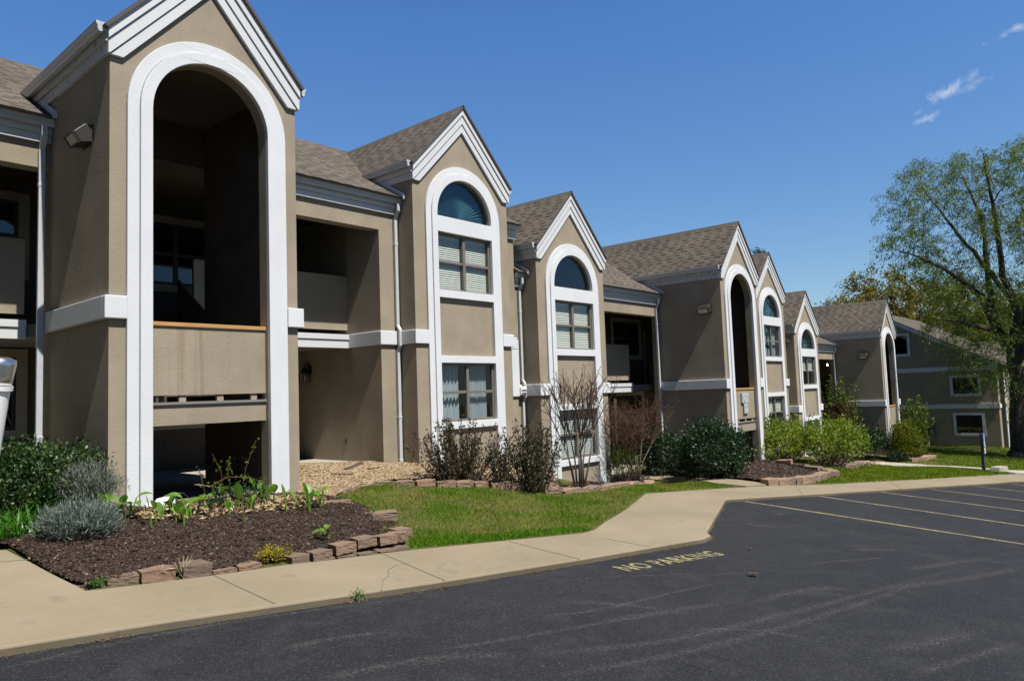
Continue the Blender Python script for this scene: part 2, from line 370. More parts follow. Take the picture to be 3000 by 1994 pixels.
# ------------------------------------------------------------------ apartment building module (local frame: x along the front, y into the house)
TW = 1.318; HW = 8.62; BX = 6.595; BW = 1.466; BY = 1.675; RY = 2.209; YS = 4.656; BACK = 5.5; PITCHR = .574
def window_unit(parent, cx, y, z0, z1, shade='blind', hw=.839, frame='bronze_frame', seed=0, open_top=0.0):
    f = MB(); fw = .05
    f.box(cx-hw, cx+hw, y, y+.07, z0, z0+fw).box(cx-hw, cx+hw, y, y+.07, z1-fw, z1)
    f.box(cx-hw, cx-hw+fw, y, y+.07, z0+fw, z1-fw).box(cx+hw-fw, cx+hw, y, y+.07, z0+fw, z1-fw)
    f.box(cx-.04, cx+.04, y-.012, y+.07, z0+fw, z1-fw)
    zm = (z0+z1)/2
    for s in (-1, 1):
        a, b_ = sorted((cx+s*.04, cx+s*(hw-fw)))
        f.box(a, b_, y+.004, y+.062, zm-.03, zm+.03)
    w_ = f.build('window', frame, parent, bev=.006)
    p = MB()
    for s in (-1, 1):
        a, b_ = sorted((cx+s*.04, cx+s*(hw-fw)))
        p.box(a, b_, y+.030, y+.034, z0+fw, zm-.03).box(a, b_, y+.022, y+.026, zm+.03, z1-fw)
    p.build('pane', 'window_glass', w_)
    rnd = random.Random(seed)
    if shade in ('blind', 'blind_grey', 'half_blind'):
        sl = MB(); step = .046
        for s in (-1, 1):
            a, b_ = sorted((cx+s*.05, cx+s*(hw-.06)))
            zb = z0+.05 if shade != 'half_blind' else zm+.02
            ztop = z1-.06-open_top
            k = 0; z = ztop
            sl.box(a, b_, y+.08, y+.11, z1-.10, z1-.05)
            while z > zb:
                tl = .0245+rnd.uniform(-.0025, .0015); dz = rnd.uniform(-.002, .002)
                sl.add([(a, y+.075, z-tl+dz), (b_, y+.075, z-tl+dz), (b_, y+.10, z+tl+dz), (a, y+.10, z+tl+dz)], [(0, 1, 2, 3)])
                z -= step
        sl.build('blind', 'blind_slat_grey' if shade == 'blind_grey' else 'blind_slat', w_)
    elif shade == 'curtain':
        c = MB()
        for (a, b_) in ((cx-hw+.06, cx-.15), (cx+.10, cx+.40), (cx+.43, cx+hw-.12)):
            n = 44; vs = []; fs = []
            for i in range(n+1):
                x = a+(b_-a)*i/n; yy = y+.16+.03*math.sin(i*.85)+.012*math.sin(i*2.3+1)
                vs += [(x, yy, z0+.03), (x, yy+.01, z1-.04)]
            for i in range(n): fs.append((2*i, 2*i+2, 2*i+3, 2*i+1))
            c.add(vs, fs)
        c.build('curtain', 'curtain', w_, smooth=True)
    return w_
def fan_window(parent, cx, y, shade='plain'):
    z0 = 2.264; zs = 2.31; r_ = .839
    f = MB(); f.prism(arch(cx, r_, zs, z0), [arch(cx, r_-.03, zs, z0+.03)], XZ, y, y+.06)
    w_ = f.build('fan_window', 'bronze_frame', parent)
    MB().prism(arch(cx, r_-.03, zs, z0+.03), [], XZ, y+.025, y+.03).build('pane', 'fan_glass', w_)
    if shade == 'pleat':
        n = 52; c = (cx, y+.12, z0+.03); vs = [c]; fs = []
        for i in range(n+1):
            a = PI*i/n; rr = r_-.05; off = .035 if i % 2 else -.035
            rr2 = rr+.01
            vs.append((cx+rr2*math.cos(a), y+.12+off, max(z0+.03, zs-.03+rr2*math.sin(a))))
        for i in range(n): fs.append((0, 1+i, 2+i))
        MB().add(vs, fs).build('pleated_shade', 'fan_shade', w_)
    elif shade == 'blind':
        sl = MB(); z = z0+.05
        while z < zs+r_-.06:
            dz = max(0, z-zs); hw = math.sqrt(max(0, (r_-.04)**2-dz*dz))
            sl.add([(cx-hw, y+.10, z-.016), (cx+hw, y+.10, z-.016), (cx+hw, y+.13, z+.016), (cx-hw, y+.13, z+.016)], [(0, 1, 2, 3)]); z += .046
        sl.build('blind', 'blind_slat_grey', w_)
    return w_
def chevron(mb, cx, hw, zlow, zap, d0, d1, y0, y1, zend):
    """one stepped layer of a rake board between drops d0 and d1 below the roof line"""
    sl = (zap-zlow)/hw
    zo, zi = zap-d0, zap-d1
    lo = zlow-zend
    xi = (zi-max(lo, zlow-d1))/sl if zlow-d1 < lo else hw
    pts_r = [(hw, zlow-d0)]
    if zlow-d1 < lo:
        if zlow-d0 > lo: pts_r.append((hw, lo))
        pts_r.append(((zi-lo)/sl, lo))
        if zlow-d0 <= lo: pts_r = [((zo-lo)/sl, lo), ((zi-lo)/sl, lo)]
    else: pts_r.append((hw, zlow-d1))
    poly = [(cx, zo)]+[(cx+a, b_) for a, b_ in pts_r]+[(cx, zi)]+[(cx-a, b_) for a, b_ in reversed(pts_r)]
    mb.prism(poly, [], XZ, y0, y1)
def gable_trim(parent, cx, yw, hw, zlow, zap):
    rk = MB()
    chevron(rk, cx, hw, zlow, zap, .0, .19, yw-.095, yw+.02, .363)
    chevron(rk, cx, hw-.004, zlow-.004, zap-.004, .19, .385, yw-.07, yw+.02, .363)
    chevron(rk, cx, hw-.008, zlow-.008, zap-.008, .385, .57, yw-.05, yw-.001, .363)
    rk.build('rake_board', 'white_paint', parent, bev=.004)
GUT = [(0, 0), (0, -.11), (.03, -.125), (.075, -.125), (.09, -.085), (.085, -.06), (.105, -.03), (.11, 0)]
def gutter_x(mb, x0, x1, yb, zt):                             # gutter along x, opening up, front towards -y
    mb.prism(GUT, [], lambda a, b_, t: (t, yb-a, zt+b_), x0, x1)
def gutter_y(mb, xs, sgn, y0, y1, zt):
    mb.prism(GUT, [], lambda a, b_, t: (xs+sgn*a, t, zt+b_), y0, y1)
def downspout(parent, x, y, zt, zb, jogs=(), wx=.075, wy=.06):
    """y = back plane of the wall; spout hangs off gutter at zt; jogs: (z_top, z_bottom) of belts to pass"""
    yw = y-.045; pts = [(x, y-.15, zt), (x, y-.15, zt-.18), (x, yw, zt-.36)]
    for a, b_ in jogs:
        pts += [(x, yw, a+.13), (x, yw-.075, a+.02), (x, yw-.075, b_-.02), (x, yw, b_-.15)]
    pts.append((x, yw, zb))
    mb = MB().rect_tube(pts, wx, wy)
    for z in (zt-.9, zb+.9, zb+.02):
        mb.box(x-wx/2-.006, x+wx/2+.006, yw-wy/2-.006, yw+wy/2+.006, z, z+.05)
    return mb.build('downspout', 'gutter_metal', parent, bev=.006)
def roof_eave_side(parent, sgn, cx, hw, wall, zlow, y0, y1, dirty):
    """fascia and gutter along one side of a gabled projection"""
    xs = cx+sgn*hw; xw = cx+sgn*wall; f = MB()
    f.box(xw, xs-sgn*.006, y0, y1, zlow-.36, zlow-.215)
    f.box(xw, xs+sgn*.022, y0, y1, zlow-.214, zlow-.03)
    f.build('fascia', 'white_paint_dirty' if dirty else 'white_paint', parent)
    g = MB(); gutter_y(g, xs+sgn*.024, sgn, y0, y1+.12, zlow+.01); g.build('gutter', 'gutter_metal', parent)
def gable_roof(parent, cx, hw, zlow, zap, y0, y1):
    L = math.hypot(hw, zap-zlow); sl = (zap-zlow)/hw; ex = .06
    for s in (-1, 1):
        org = (cx+s*(hw+ex), y0, zlow-ex*sl+.03); LL = L*(hw+ex)/hw
        roof_face('gable_roof', [(0, 0), (y1-y0, 0), (y1-y0, LL), (0, LL)], org, (0, 1, 0), (-s, 0, sl), parent)
    MB().prism([(-.09, -.09*sl-.022), (0, -.022), (.09, -.09*sl-.022), (.09, -.09*sl-.006), (0, -.005), (-.09, -.09*sl-.006)], [], lambda a, b_, t: (cx+a, t, zap+.04+b_), y0+.0, y1).build('ridge_cap', 'shingle_edge', parent)
def bay(parent, s, base, fan, up, lo, seed):
    cx = s*BX
    w_ = MB(); sl = (4.846-3.288)/1.505
    outer = [(cx-BW, base), (cx+BW, base), (cx+BW, 4.70-BW*sl), (cx, 4.70), (cx-BW, 4.70-BW*sl)]
    holes = [arch(cx, .839, 2.31, 2.264), rect(cx-.839, cx+.839, .679, 1.925), rect(cx-.839, cx+.839, -2.127, -.877)]
    w_.prism(outer, holes, XZ, BY, BY+.16)
    for q in (-1, 1):
        w_.box(cx+q*BW, cx+q*(BW-.18), BY+.1605, 3.5, base, 3.14)
    w_.build('bay_wall', 'tan_stucco', parent)
    t1 = MB(); t2 = MB(); zt = base
    o1, i1 = 1.145, .99
    t1.prism([(cx-o1, zt), (cx-i1-.003, zt)]+list(reversed(arc(cx, 2.31, i1+.003)))+[(cx+i1+.003, zt), (cx+o1, zt)]+arc(cx, 2.31, o1), [], XZ, BY-.05, BY+.001)
    t2.prism([(cx-i1, zt), (cx-.839, zt), (cx-.839, -2.277), (cx+.839, -2.277), (cx+.839, zt), (cx+i1, zt)]+arc(cx, 2.31, i1),
             [arch(cx, .839, 2.31, 2.264), rect(cx-.839, cx+.839, .679, 1.925), rect(cx-.839, cx+.839, -.726, .511), rect(cx-.839, cx+.839, -2.127, -.877)], XZ, BY-.078, BY+.001)
    t1.build('arch_trim', 'white_stucco', parent, bev=.014); t2.build('window_surround', 'white_stucco', parent, bev=.012)
    fan_window(parent, cx, BY+.03, fan)
    window_unit(parent, cx, BY+.012, .679, 1.925, up[0], seed=seed, open_top=up[1])
    window_unit(parent, cx, BY+.012, -2.127, -.877, lo[0], seed=seed+1, open_top=lo[1])
    gable_trim(parent, cx, BY, 1.505, 3.288, 4.846)
    gable_roof(parent, cx, 1.505, 3.288, 4.846, BY-.13, 6.3)
    for q in (-1, 1):
        roof_eave_side(parent, q, cx, 1.505, BW, 3.288, BY-.045, 3.02, False)
    # stepped flashing where the main roof meets the cheek
    fl = MB()
    for q in (-1, 1):
        a, b_ = cx+q*(BW+.001), cx+q*(BW+.05); y0, y1 = 1.9, 2.95; z0 = 2.6+(y0-1.95)*PITCHR; z1 = 2.6+(y1-1.95)*PITCHR
        fl.prism([(y0, z0-.02), (y1, z1-.02), (y1, z1+.1), (y0, z0+.1)], [], lambda y, z, t: (t, y, z), min(a, b_), max(a, b_))
    build_each(fl, 'flashing', 'white_paint', parent)
def building(name, loc, base, label, opts):
    root = empty(name, loc, label, 'apartment building')
    bz = base-.35                                              # foundations reach below ground
    B = root; HWR = 8.88; HWL = opts.get('hwl', 8.62)
    # --- entry tower
    zs = 2.28; sl = (4.754-3.219)/1.364
    w_ = MB()
    w_.prism([(-TW, bz), (-.818, bz)]+list(reversed(arc(0, zs, .818)))+[(.818, bz), (TW, bz), (TW, 4.61-TW*sl), (0, 4.61), (-TW, 4.61-TW*sl)], [], XZ, 0, .19)
    for s in (-1, 1): w_.box(s*TW, s*1.1, .1905, 2.42, bz, 3.10)
    w_.build('entry_tower_wall', 'tan_stucco', B)
    for q in (-1, 1): MB().box(q*1.0995, q*1.06, .192, 2.40, bz+.3, 3.10).build('inner_lining', 'interior_shade_brown', B)  # inner boards in the brown that carries the interior shade
    t1 = MB(); t2 = MB()
    o1, i1 = 1.121, .97
    t1.prism([(-o1, bz), (-i1-.003, bz)]+list(reversed(arc(0, zs, i1+.003)))+[(i1+.003, bz), (o1, bz)]+arc(0, zs, o1), [], XZ, -.05, .001)
    t2.prism([(-i1, bz), (-.818, bz)]+list(reversed(arc(0, zs, .818)))+[(.818, bz), (i1, bz)]+arc(0, zs, i1), [], XZ, -.078, .001)
    t1.build('arch_trim', 'white_stucco', B, bev=.014); t2.build('arch_trim', 'white_stucco', B, bev=.014)
    gable_trim(B, 0, 0, 1.364, 3.219, 4.754)
    gable_roof(B, 0, 1.364, 3.219, 4.754, -.13, 6.3)
    for q in (-1, 1): roof_eave_side(B, q, 0, 1.364, TW, 3.219, -.045, 2.95, q < 0)
    fl = MB()
    for q in (-1, 1):
        a, b_ = q*(TW+.001), q*(TW+.05); y0, y1 = 1.93, 2.9; z0 = 2.6+(y0-1.95)*PITCHR; z1 = 2.6+(y1-1.95)*PITCHR
        fl.prism([(y0, z0-.02), (y1, z1-.02), (y1, z1+.1), (y0, z0+.1)], [], lambda y, z, t: (t, y, z), min(a, b_), max(a, b_))
    build_each(fl, 'flashing', 'white_paint', B)
    # belts round the tower
    bt = MB()
    for s in (-1, 1):
        bt.box(s*(TW+.07), s*(o1+.001), -.07, -.0005, -.486, -.2)
        bt.box(s*(TW+.001), s*(TW+.07), .0, 2.25, -.486, -.2)
    # belts on the pillars, bays and party recess
    for s in (-1, 1):
        if s > 0 and opts.get('no_right'): continue
        cx = s*BX
        bt.box(s*(YS-.05), s*(BX-BW-.001), RY-.06, RY-.0005, -.486, -.2)
        bt.box(s*(YS-.05), s*(YS-.001), RY+.0, 3.32, -.486, -.2)
        for q in (-1, 1):
            xe = cx+q*BW
            bt.box(xe+q*.055, cx+q*(1.145+.001), BY-.06, BY-.0005, -.486, -.2)
            bt.box(xe+q*.001, xe+q*.055, BY, RY-.061, -.486, -.2)
        xa, xb = s*(BX+BW+.056), s*8.84
        if s > 0:
            bt.box(xa, xb, RY-.06, RY-.0005, -.486, -.2)
            zlo = opts.get('step', -1.648)
            bt.box(8.63, 8.90, RY-.052, RY-.0005, zlo, -.4865); bt.box(8.841, 8.90, RY-.052, RY-.0005, -.486, -.26)
        else: bt.box(-HWL, xa, RY-.06, RY-.0005, -.486, -.2)
    build_each(bt, 'belt_band', 'white_stucco', B, bev=.012)
    # --- rail panel of the stair landing in the arch
    rp = MB().box(-.816, .816, .06, .15, -1.443, -.5415).build('railing_panel', 'tan_stucco_stained', B)
    MB().box(-.817, .817, .035, .175, -.541, -.487).build('rail_cap', 'new_wood', rp, bev=.006)
    bm_ = MB().box(-.816, .816, .06, .17, -1.832, -1.5655).build('landing_beam', 'tan_stucco', B)
    MB().box(-.817, .817, .03, 1.7, -1.565, -1.531).build('landing_deck', 'grey_wood', B)
    pb = MB()
    for x in (-.42, .1, .6): pb.box(x, x+.09, .08, .13, -1.531, -1.4435)
    build_each(pb, 'rail_block', 'tan_stucco', rp)
    # stair flights from landing to floors
    st = MB(); n = 7
    for i in range(n):
        y = 1.7+i*.24
        st.box(.08, 1.05, y, y+.26, -1.565+(i+1)*.165-.04, -1.565+(i+1)*.165)
        st.box(-1.05, -.08, y, y+.26, -1.565-(i+1)*.165-.04, -1.565-(i+1)*.165)
    for x0, x1, sg in ((.04, .08, 1), (1.05, 1.09, 1), (-.08, -.04, -1), (-1.09, -1.05, -1)):
        a = -1.565; st.prism([(1.6, a-.15), (3.4, a-.15+sg*1.24), (3.4, a+.12+sg*1.24), (1.6, a+.12)], [], lambda y, z, t: (t, y, z), x0, x1)
        if sg > 0: st.prism([(1.6, a+.16), (3.4, a+.16+1.24), (3.4, a+1.0+1.24), (1.6, a+1.0)], [], lambda y, z, t: (t, y, z), x0, x1)
    for x0, x1, sg in ((.081, 1.049, 1), (-1.049, -.081, -1)):
        a = -1.60; st.prism([(1.66, a-.06), (3.4, a-.06+sg*1.2), (3.4, a-.02+sg*1.2), (1.66, a-.02)], [], lambda y, z, t: (t, y, z), x0, x1)
    st.build('stair', 'interior_shade_brown', B)
    # --- corridor
    MB().box(-YS+.001, YS-.001, 2.46, BACK-.001, bz, base+.03).build('ground_slab', 'concrete_pale', B)
    MB().box(-1.099, 1.099, .62, 2.459, bz, base+.025).build('ground_slab', 'concrete', B)
    sb = MB(); sb.box(-YS, YS, 3.33, BACK, -.45, -.25).build('corridor_floor', 'grey_wood', B)
    e = MB(); e.box(-YS, -TW-.0, 3.24, 3.3295, -.486, -.31).box(-YS, -TW, 3.215, 3.3295, -.309, -.2)
    e.box(TW, YS-.002, 3.24, 3.3295, -.486, -.31).box(TW, YS-.002, 3.215, 3.3295, -.309, -.2); build_each(e, 'floor_fascia', 'white_paint', B)
    for s in (-1, 1):
        MB().box(s*TW, s*(YS-.003), 3.33, 3.40, -.10, 1.02).build('balcony_panel', 'tan_stucco', B)
        MB().box(s*TW, s*(YS-.003), 3.30, 3.43, 1.0205, 1.05).build('balcony_cap', 'tan_stucco', B)
        MB().box(s*2.15, s*2.29, 3.36, 3.48, bz, -.451).build('corridor_post', 'brown_board', B)
        MB().box(s*(TW+.002), s*(YS+.30), RY, RY+.26, 1.895, 2.45).build('eave_beam', 'tan_stucco', B)
        # apartment front wall: pillar, return wall, party recess
        if s > 0 and opts.get('no_right'):
            MB().box(YS, YS+.25, RY, BACK+.2, bz, 2.45).build('apartment_wall', 'tan_stucco', B); continue
        w_ = MB(); w_.box(s*YS, s*(BX-BW), RY, RY+.25, bz, 1.8945); w_.box(s*YS, s*(YS+.25), RY+.2505, BACK, bz, 2.45)
        w_.box(s*(YS+.301), s*(BX-BW), RY, RY+.25, 1.895, 2.45)
        he = HWR if s > 0 else HWL; w_.box(s*(BX+BW), s*he, RY, RY+.25, bz, 2.45); w_.box(s*he, s*(he-.2), RY+.2505, 10.3, bz, 2.62)
        build_each(w_, 'apartment_wall', 'tan_stucco', B)
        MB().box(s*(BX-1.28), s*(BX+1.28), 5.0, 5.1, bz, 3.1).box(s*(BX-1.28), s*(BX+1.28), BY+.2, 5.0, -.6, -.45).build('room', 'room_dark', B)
    # back wall of the corridor, with windows and doors
    wb = MB(); wb.box(-YS, YS, BACK, BACK+.2, bz, 2.6).build('corridor_wall', 'interior_shade_brown', B)
    for x in (-1.75, 1.95):
        for z0 in (.9, -1.9):
            wf = MB().prism(rect(x-1.07, x+1.07, z0-.15, z0+1.42), [rect(x-.9, x+.9, z0, z0+1.27)], XZ, BACK-.05, BACK-.0005).build('corridor_window', 'tan_stucco', B)
            fr_ = MB().prism(rect(x-.9, x+.9, z0, z0+1.27), [rect(x-.84, x-.05, z0+.06, z0+.6), rect(x+.05, x+.84, z0+.06, z0+.6), rect(x-.84, x-.05, z0+.67, z0+1.21), rect(x+.05, x+.84, z0+.67, z0+1.21)], XZ, BACK-.03, BACK-.001)
            fr_.build('frame', 'dark_frame', wf)
            MB().box(x-.85, x+.85, BACK-.012, BACK-.006, z0+.05, z0+1.22).build('pane', 'window_mirror', wf)
    for x in (-3.6, 3.7):
        for z0 in (-.25, -2.9):
            d = MB().box(x-.45, x+.45, BACK-.04, BACK-.0005, z0, z0+2.05).build('door', 'brown_board', B)
            MB().box(x-.53, x-.451, BACK-.06, BACK-.0005, z0, z0+2.13).box(x+.451, x+.53, BACK-.06, BACK-.0005, z0, z0+2.13).build('door_frame', 'tan_stucco', d)
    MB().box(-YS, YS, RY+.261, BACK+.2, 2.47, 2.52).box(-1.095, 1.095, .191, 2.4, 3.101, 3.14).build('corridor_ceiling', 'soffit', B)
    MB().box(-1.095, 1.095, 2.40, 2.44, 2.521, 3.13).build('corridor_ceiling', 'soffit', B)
    # body that closes the house
    bd = MB(); bd.box(-HWL, HWR, 10.3, 10.5, bz, 2.62); bd.build('back_wall', 'tan_stucco', B)
    # --- main roof
    Lr = math.hypot(4.25, 4.25*PITCHR); k = Lr/4.25
    yn = 3.12; vn = (yn-1.95)*k
    x1 = HWR+.06 if not opts.get('no_right') else YS+.3
    def notch(cx, hw, vv): return [(cx-hw, 0), (cx-hw, vv), (cx+hw, vv), (cx+hw, 0)]
    pl = [(-HWL-.02, 0)]
    pl += notch(-BX, BW, vn)+notch(0, TW, (2.95-1.95)*k)
    if not opts.get('no_right'): pl += notch(BX, BW, vn)
    pl += [(x1, 0), (x1, Lr), (-HWL-.02, Lr)]
    roof_face('main_roof', pl, (0, 1.95, 2.6), (1, 0, 0), (0, 1, PITCHR), B)
    roof_face('main_roof', [(-HWL-.02, 0), (x1, 0), (x1, Lr), (-HWL-.02, Lr)], (0, 10.45, 2.6), (1, 0, 0), (0, -1, PITCHR), B)
    g = MB(); f = MB()
    segs = [(-HWL-.0, -BX-BW-.003), (-BX+BW+.003, -TW-.003), (TW+.003, BX-BW-.003)]
    if not opts.get('no_right'): segs.append((BX+BW+.003, HWR+.05))
    for a, b_ in segs:
        gutter_x(g, a, b_, 2.11, 2.59)
        f.box(a+.004, b_-.004, 2.112, RY-.001, 2.375, 2.56).box(a+.004, b_-.004, 2.15, RY-.001, 2.255, 2.3745)
    build_each(g, 'gutter', 'gutter_metal', B); build_each(f, 'fascia', 'white_paint', B)
    for s in (-1, 1):
        if s > 0 and opts.get('no_right'): continue
        gw = MB(); he = HWR if s > 0 else HWL; xx = s*(he-.1)
        gw.prism([(RY, 2.62), (10.3, 2.62), (6.2, 4.95)], [], lambda y, z, t: (t, y, z), min(xx, s*he), max(xx, s*he)); gw.build('gable_end', 'tan_stucco', B)
    # downspouts
    downspout(B, -TW-.12, RY, 2.5, base+.02, [], .08)
    if opts.get('spout_right', True): downspout(B, BX-BW-.07, RY, 2.5, base, [(-.2, -.486)])
    if opts.get('spout_left'):
        downspout(B, -BX-BW-.1, RY, 2.5, -2.9, [(-.2, -.486)])
    # --- bays
    bay(B, -1, bz, opts['fan'][0], opts['up'][0], opts['lo'][0], 11)
    if not opts.get('no_right'): bay(B, 1, bz, opts['fan'][1], opts['up'][1], opts['lo'][1], 21)
    return root
glass('window_mirror', (.0, .0, .0), .12)
OFFA, OFFB, OFFC = (0, 0, 0), (17.241, .073, -1.162), (34.919, .281, -2.319)
BA = building('apartment_building', OFFA, -2.9, 'nearest tan stucco apartment block, its arched entry gable cut by the top edge',
  dict(fan=('plain', 'pleat'), up=(('blind', 0), ('blind', 0)), lo=(('blind', 0), ('curtain', 0)), step=-1.648))
BB = building('apartment_building', OFFB, -2.89, 'middle tan stucco apartment block with a numbered sign on its entry railing',
  dict(fan=('plain', 'pleat'), up=(('blind', 0), ('curtain', 0)), lo=(('blind_grey', 0), ('half_blind', .15)), step=-1.643, spout_left=True, hwl=8.36))
BC = building('apartment_building', OFFC, -2.9, 'farthest of the stepped tan stucco blocks, narrow arched entry beside the yellow-green conifer',
  dict(fan=('blind', 'plain'), up=(('half_blind', 0), ('blind', 0)), lo=(('blind_grey', 0), ('blind', 0)), no_right=True, spout_left=True, hwl=8.79))

#%%GROUND
# ------------------------------------------------------------------ ground materials
m, t, b = newmat('asphalt', (.04, .04, .045), .82, 0, .35); v = coords(t)
n1 = noise(t, v, .35, 5, .6); n2 = noise(t, v, 70, 4, .75); n3 = noise(t, v, 2.2, 6, .7)
col = ramp(t, n1, [(.3, (.0095, .0106, .0138)), (.7, (.0185, .0192, .0226))])
col = mixc(t, ramp(t, n3, [(.48, (0, 0, 0)), (.74, (.6, .6, .6))]), col, (.038, .0385, .041))
col = mixc(t, ramp(t, n2, [(.54, (0, 0, 0)), (.68, (1, 1, 1))]), col, (.075, .074, .073))
col = mixc(t, 1.0, col, ramp(t, noise(t, v, 30, 3, .8), [(.32, (.72, .72, .73)), (.5, (1, 1, 1)), (.68, (1.3, 1.3, 1.28))]), 'MULTIPLY')
vor = N(t, 'ShaderNodeTexVoronoi', feature='DISTANCE_TO_EDGE'); vor.inputs['Scale'].default_value = .16; vor.inputs['Randomness'].default_value = 1
vv = t.nodes.new('ShaderNodeVectorMath'); vv.operation = 'ADD'; t.links.new(v, vv.inputs[0])
nd = N(t, 'ShaderNodeTexNoise'); nd.inputs['Scale'].default_value = .9; nd.inputs['Detail'].default_value = 6; t.links.new(v, nd.inputs['Vector'])
sc_ = t.nodes.new('ShaderNodeVectorMath'); sc_.operation = 'SCALE'; sc_.inputs['Scale'].default_value = 1.6; t.links.new(nd.outputs['Color'], sc_.inputs[0]); t.links.new(sc_.outputs[0], vv.inputs[1])
t.links.new(vv.outputs[0], vor.inputs['Vector'])
col = mixc(t, ramp(t, vor.outputs['Distance'], [(.0, (.85, .85, .85)), (.0022, (0, 0, 0))]), col, (.014, .014, .015))
t.links.new(col, b.inputs['Base Color'])
bump(t, b, mth(t, 'ADD', n2, mth(t, 'MULTIPLY', noise(t, v, 35, 3), .6)), .55, .008)
concrete('kerb_concrete', (.10, .085, .056), (.19, .155, .105), 1.0)
m, t, b = newmat('joint_dirt', (.16, .13, .09), .95)
m, t, b = newmat('soil', (.09, .075, .035), .95); v = coords(t)
col = ramp(t, noise(t, v, 1.1, 6, .65), [(.3, (.035, .055, .008)), (.5, (.075, .085, .014)), (.72, (.13, .10, .042))])
t.links.new(col, b.inputs['Base Color']); bump(t, b, noise(t, v, 30, 4, .7), .6, .03)
def island(name, stops, rough=.7, trans=0.0, spec=.3, gloss=None):
    m, t, b = newmat(name, stops[0][1], rough, 0, spec)
    g = t.nodes.new('ShaderNodeNewGeometry'); col = ramp(t, g.outputs['Random Per Island'], stops)
    t.links.new(col, b.inputs['Base Color'])
    if trans:
        o = t.nodes['Material Output']; tl = N(t, 'ShaderNodeBsdfTranslucent'); mx = t.nodes.new('ShaderNodeMixShader'); mx.inputs[0].default_value = trans
        t.links.new(mixc(t, 1.0, col, (1.25, 1.3, .7), 'MULTIPLY'), tl.inputs[0])
        t.links.new(b.outputs[0], mx.inputs[1]); t.links.new(tl.outputs[0], mx.inputs[2]); t.links.new(mx.outputs[0], o.inputs[0])
island('mulch_chip', [(0, (.025, .014, .010)), (.35, (.048, .028, .020)), (.75, (.080, .049, .034)), (.93, (.15, .105, .075)), (1, (.28, .22, .17))], .9)
newmat('mulch_base', (.034, .021, .016), .95)
island('pebble', [(0, (.10, .06, .03)), (.25, (.21, .13, .06)), (.5, (.32, .225, .12)), (.75, (.38, .29, .18)), (1, (.48, .42, .33))], .8)
newmat('gravel_base', (.16, .11, .06), .95)
island('grass_blade', [(0, (.055, .12, .006)), (.35, (.12, .20, .010)), (.65, (.20, .25, .018)), (.85, (.28, .27, .035)), (1, (.34, .26, .09))], .95, .25, .08)
island('grass_lush', [(0, (.04, .13, .005)), (.5, (.075, .20, .008)), (1, (.13, .26, .015))], .9, .3, .1)
island('dry_leaf', [(0, (.25, .16, .08)), (.5, (.42, .30, .17)), (1, (.55, .45, .30))], .8, .15)
island('kerb_litter', [(0, (.07, .04, .018)), (.5, (.16, .09, .035)), (.9, (.26, .16, .06)), (1, (.10, .13, .03))], .9)
def paint(name, c, thr):
    m, t, b = newmat(name, c, .7); v = coords(t)
    f = ramp(t, noise(t, v, 38, 4, .75), [(thr, (0, 0, 0)), (thr+.14, (1, 1, 1))])
    f2 = ramp(t, noise(t, v, 3, 3, .6), [(.3, (.45, .45, .45)), (.6, (1, 1, 1))])
    o = t.nodes['Material Output']; tr = N(t, 'ShaderNodeBsdfTransparent'); mx = t.nodes.new('ShaderNodeMixShader')
    t.links.new(mth(t, 'MULTIPLY', f, f2), mx.inputs[0]); t.links.new(tr.outputs[0], mx.inputs[1]); t.links.new(b.outputs[0], mx.inputs[2]); t.links.new(mx.outputs[0], o.inputs[0])
paint('yellow_paint', (.40, .345, .17), .38)
def scuffmat(name, c, thr, mx_=.8):
    m, t, b = newmat(name, c, .9); v = coords(t); uv = coords(t, 'UV')
    sp = t.nodes.new('ShaderNodeSeparateXYZ'); t.links.new(uv, sp.inputs[0])
    edge = mth(t, 'SUBTRACT', 1.0, mth(t, 'ABSOLUTE', mth(t, 'SUBTRACT', mth(t, 'MULTIPLY', sp.outputs[1], 2), 1.0)))
    ends = mth(t, 'MULTIPLY', mth(t, 'MULTIPLY', sp.outputs[0], mth(t, 'SUBTRACT', 1.0, sp.outputs[0])), 6)
    ends.node.use_clamp = True
    f = ramp(t, noise(t, v, 34, 6, .9), [(thr, (0, 0, 0)), (thr+.22, (mx_, mx_, mx_))])
    k = mth(t, 'MULTIPLY', mth(t, 'MULTIPLY', f, edge), ends); k.node.use_clamp = True
    o = t.nodes['Material Output']; tr = N(t, 'ShaderNodeBsdfTransparent'); mx = t.nodes.new('ShaderNodeMixShader')
    t.links.new(k, mx.inputs[0]); t.links.new(tr.outputs[0], mx.inputs[1]); t.links.new(b.outputs[0], mx.inputs[2]); t.links.new(mx.outputs[0], o.inputs[0])
scuffmat('pale_scuff', (.17, .163, .155), .47, .75)
scuffmat('dark_scuff', (.012, .012, .013), .3, .6)
m, t, b = newmat('block_stone', (.33, .24, .18), .95, 0, .2); v = coords(t)
oi = t.nodes.new('ShaderNodeObjectInfo')
col = ramp(t, noise(t, v, 22, 5, .7), [(.3, (.27, .185, .135)), (.7, (.43, .32, .245))])
col = mixc(t, 1.0, col, ramp(t, oi.outputs['Random'], [(0, (.78, .78, .8)), (.5, (1, .97, .95)), (1, (1.15, 1.05, .98))]), 'MULTIPLY')
t.links.new(col, b.inputs['Base Color']); bump(t, b, noise(t, v, 40, 5, .75), 1.0, .02)

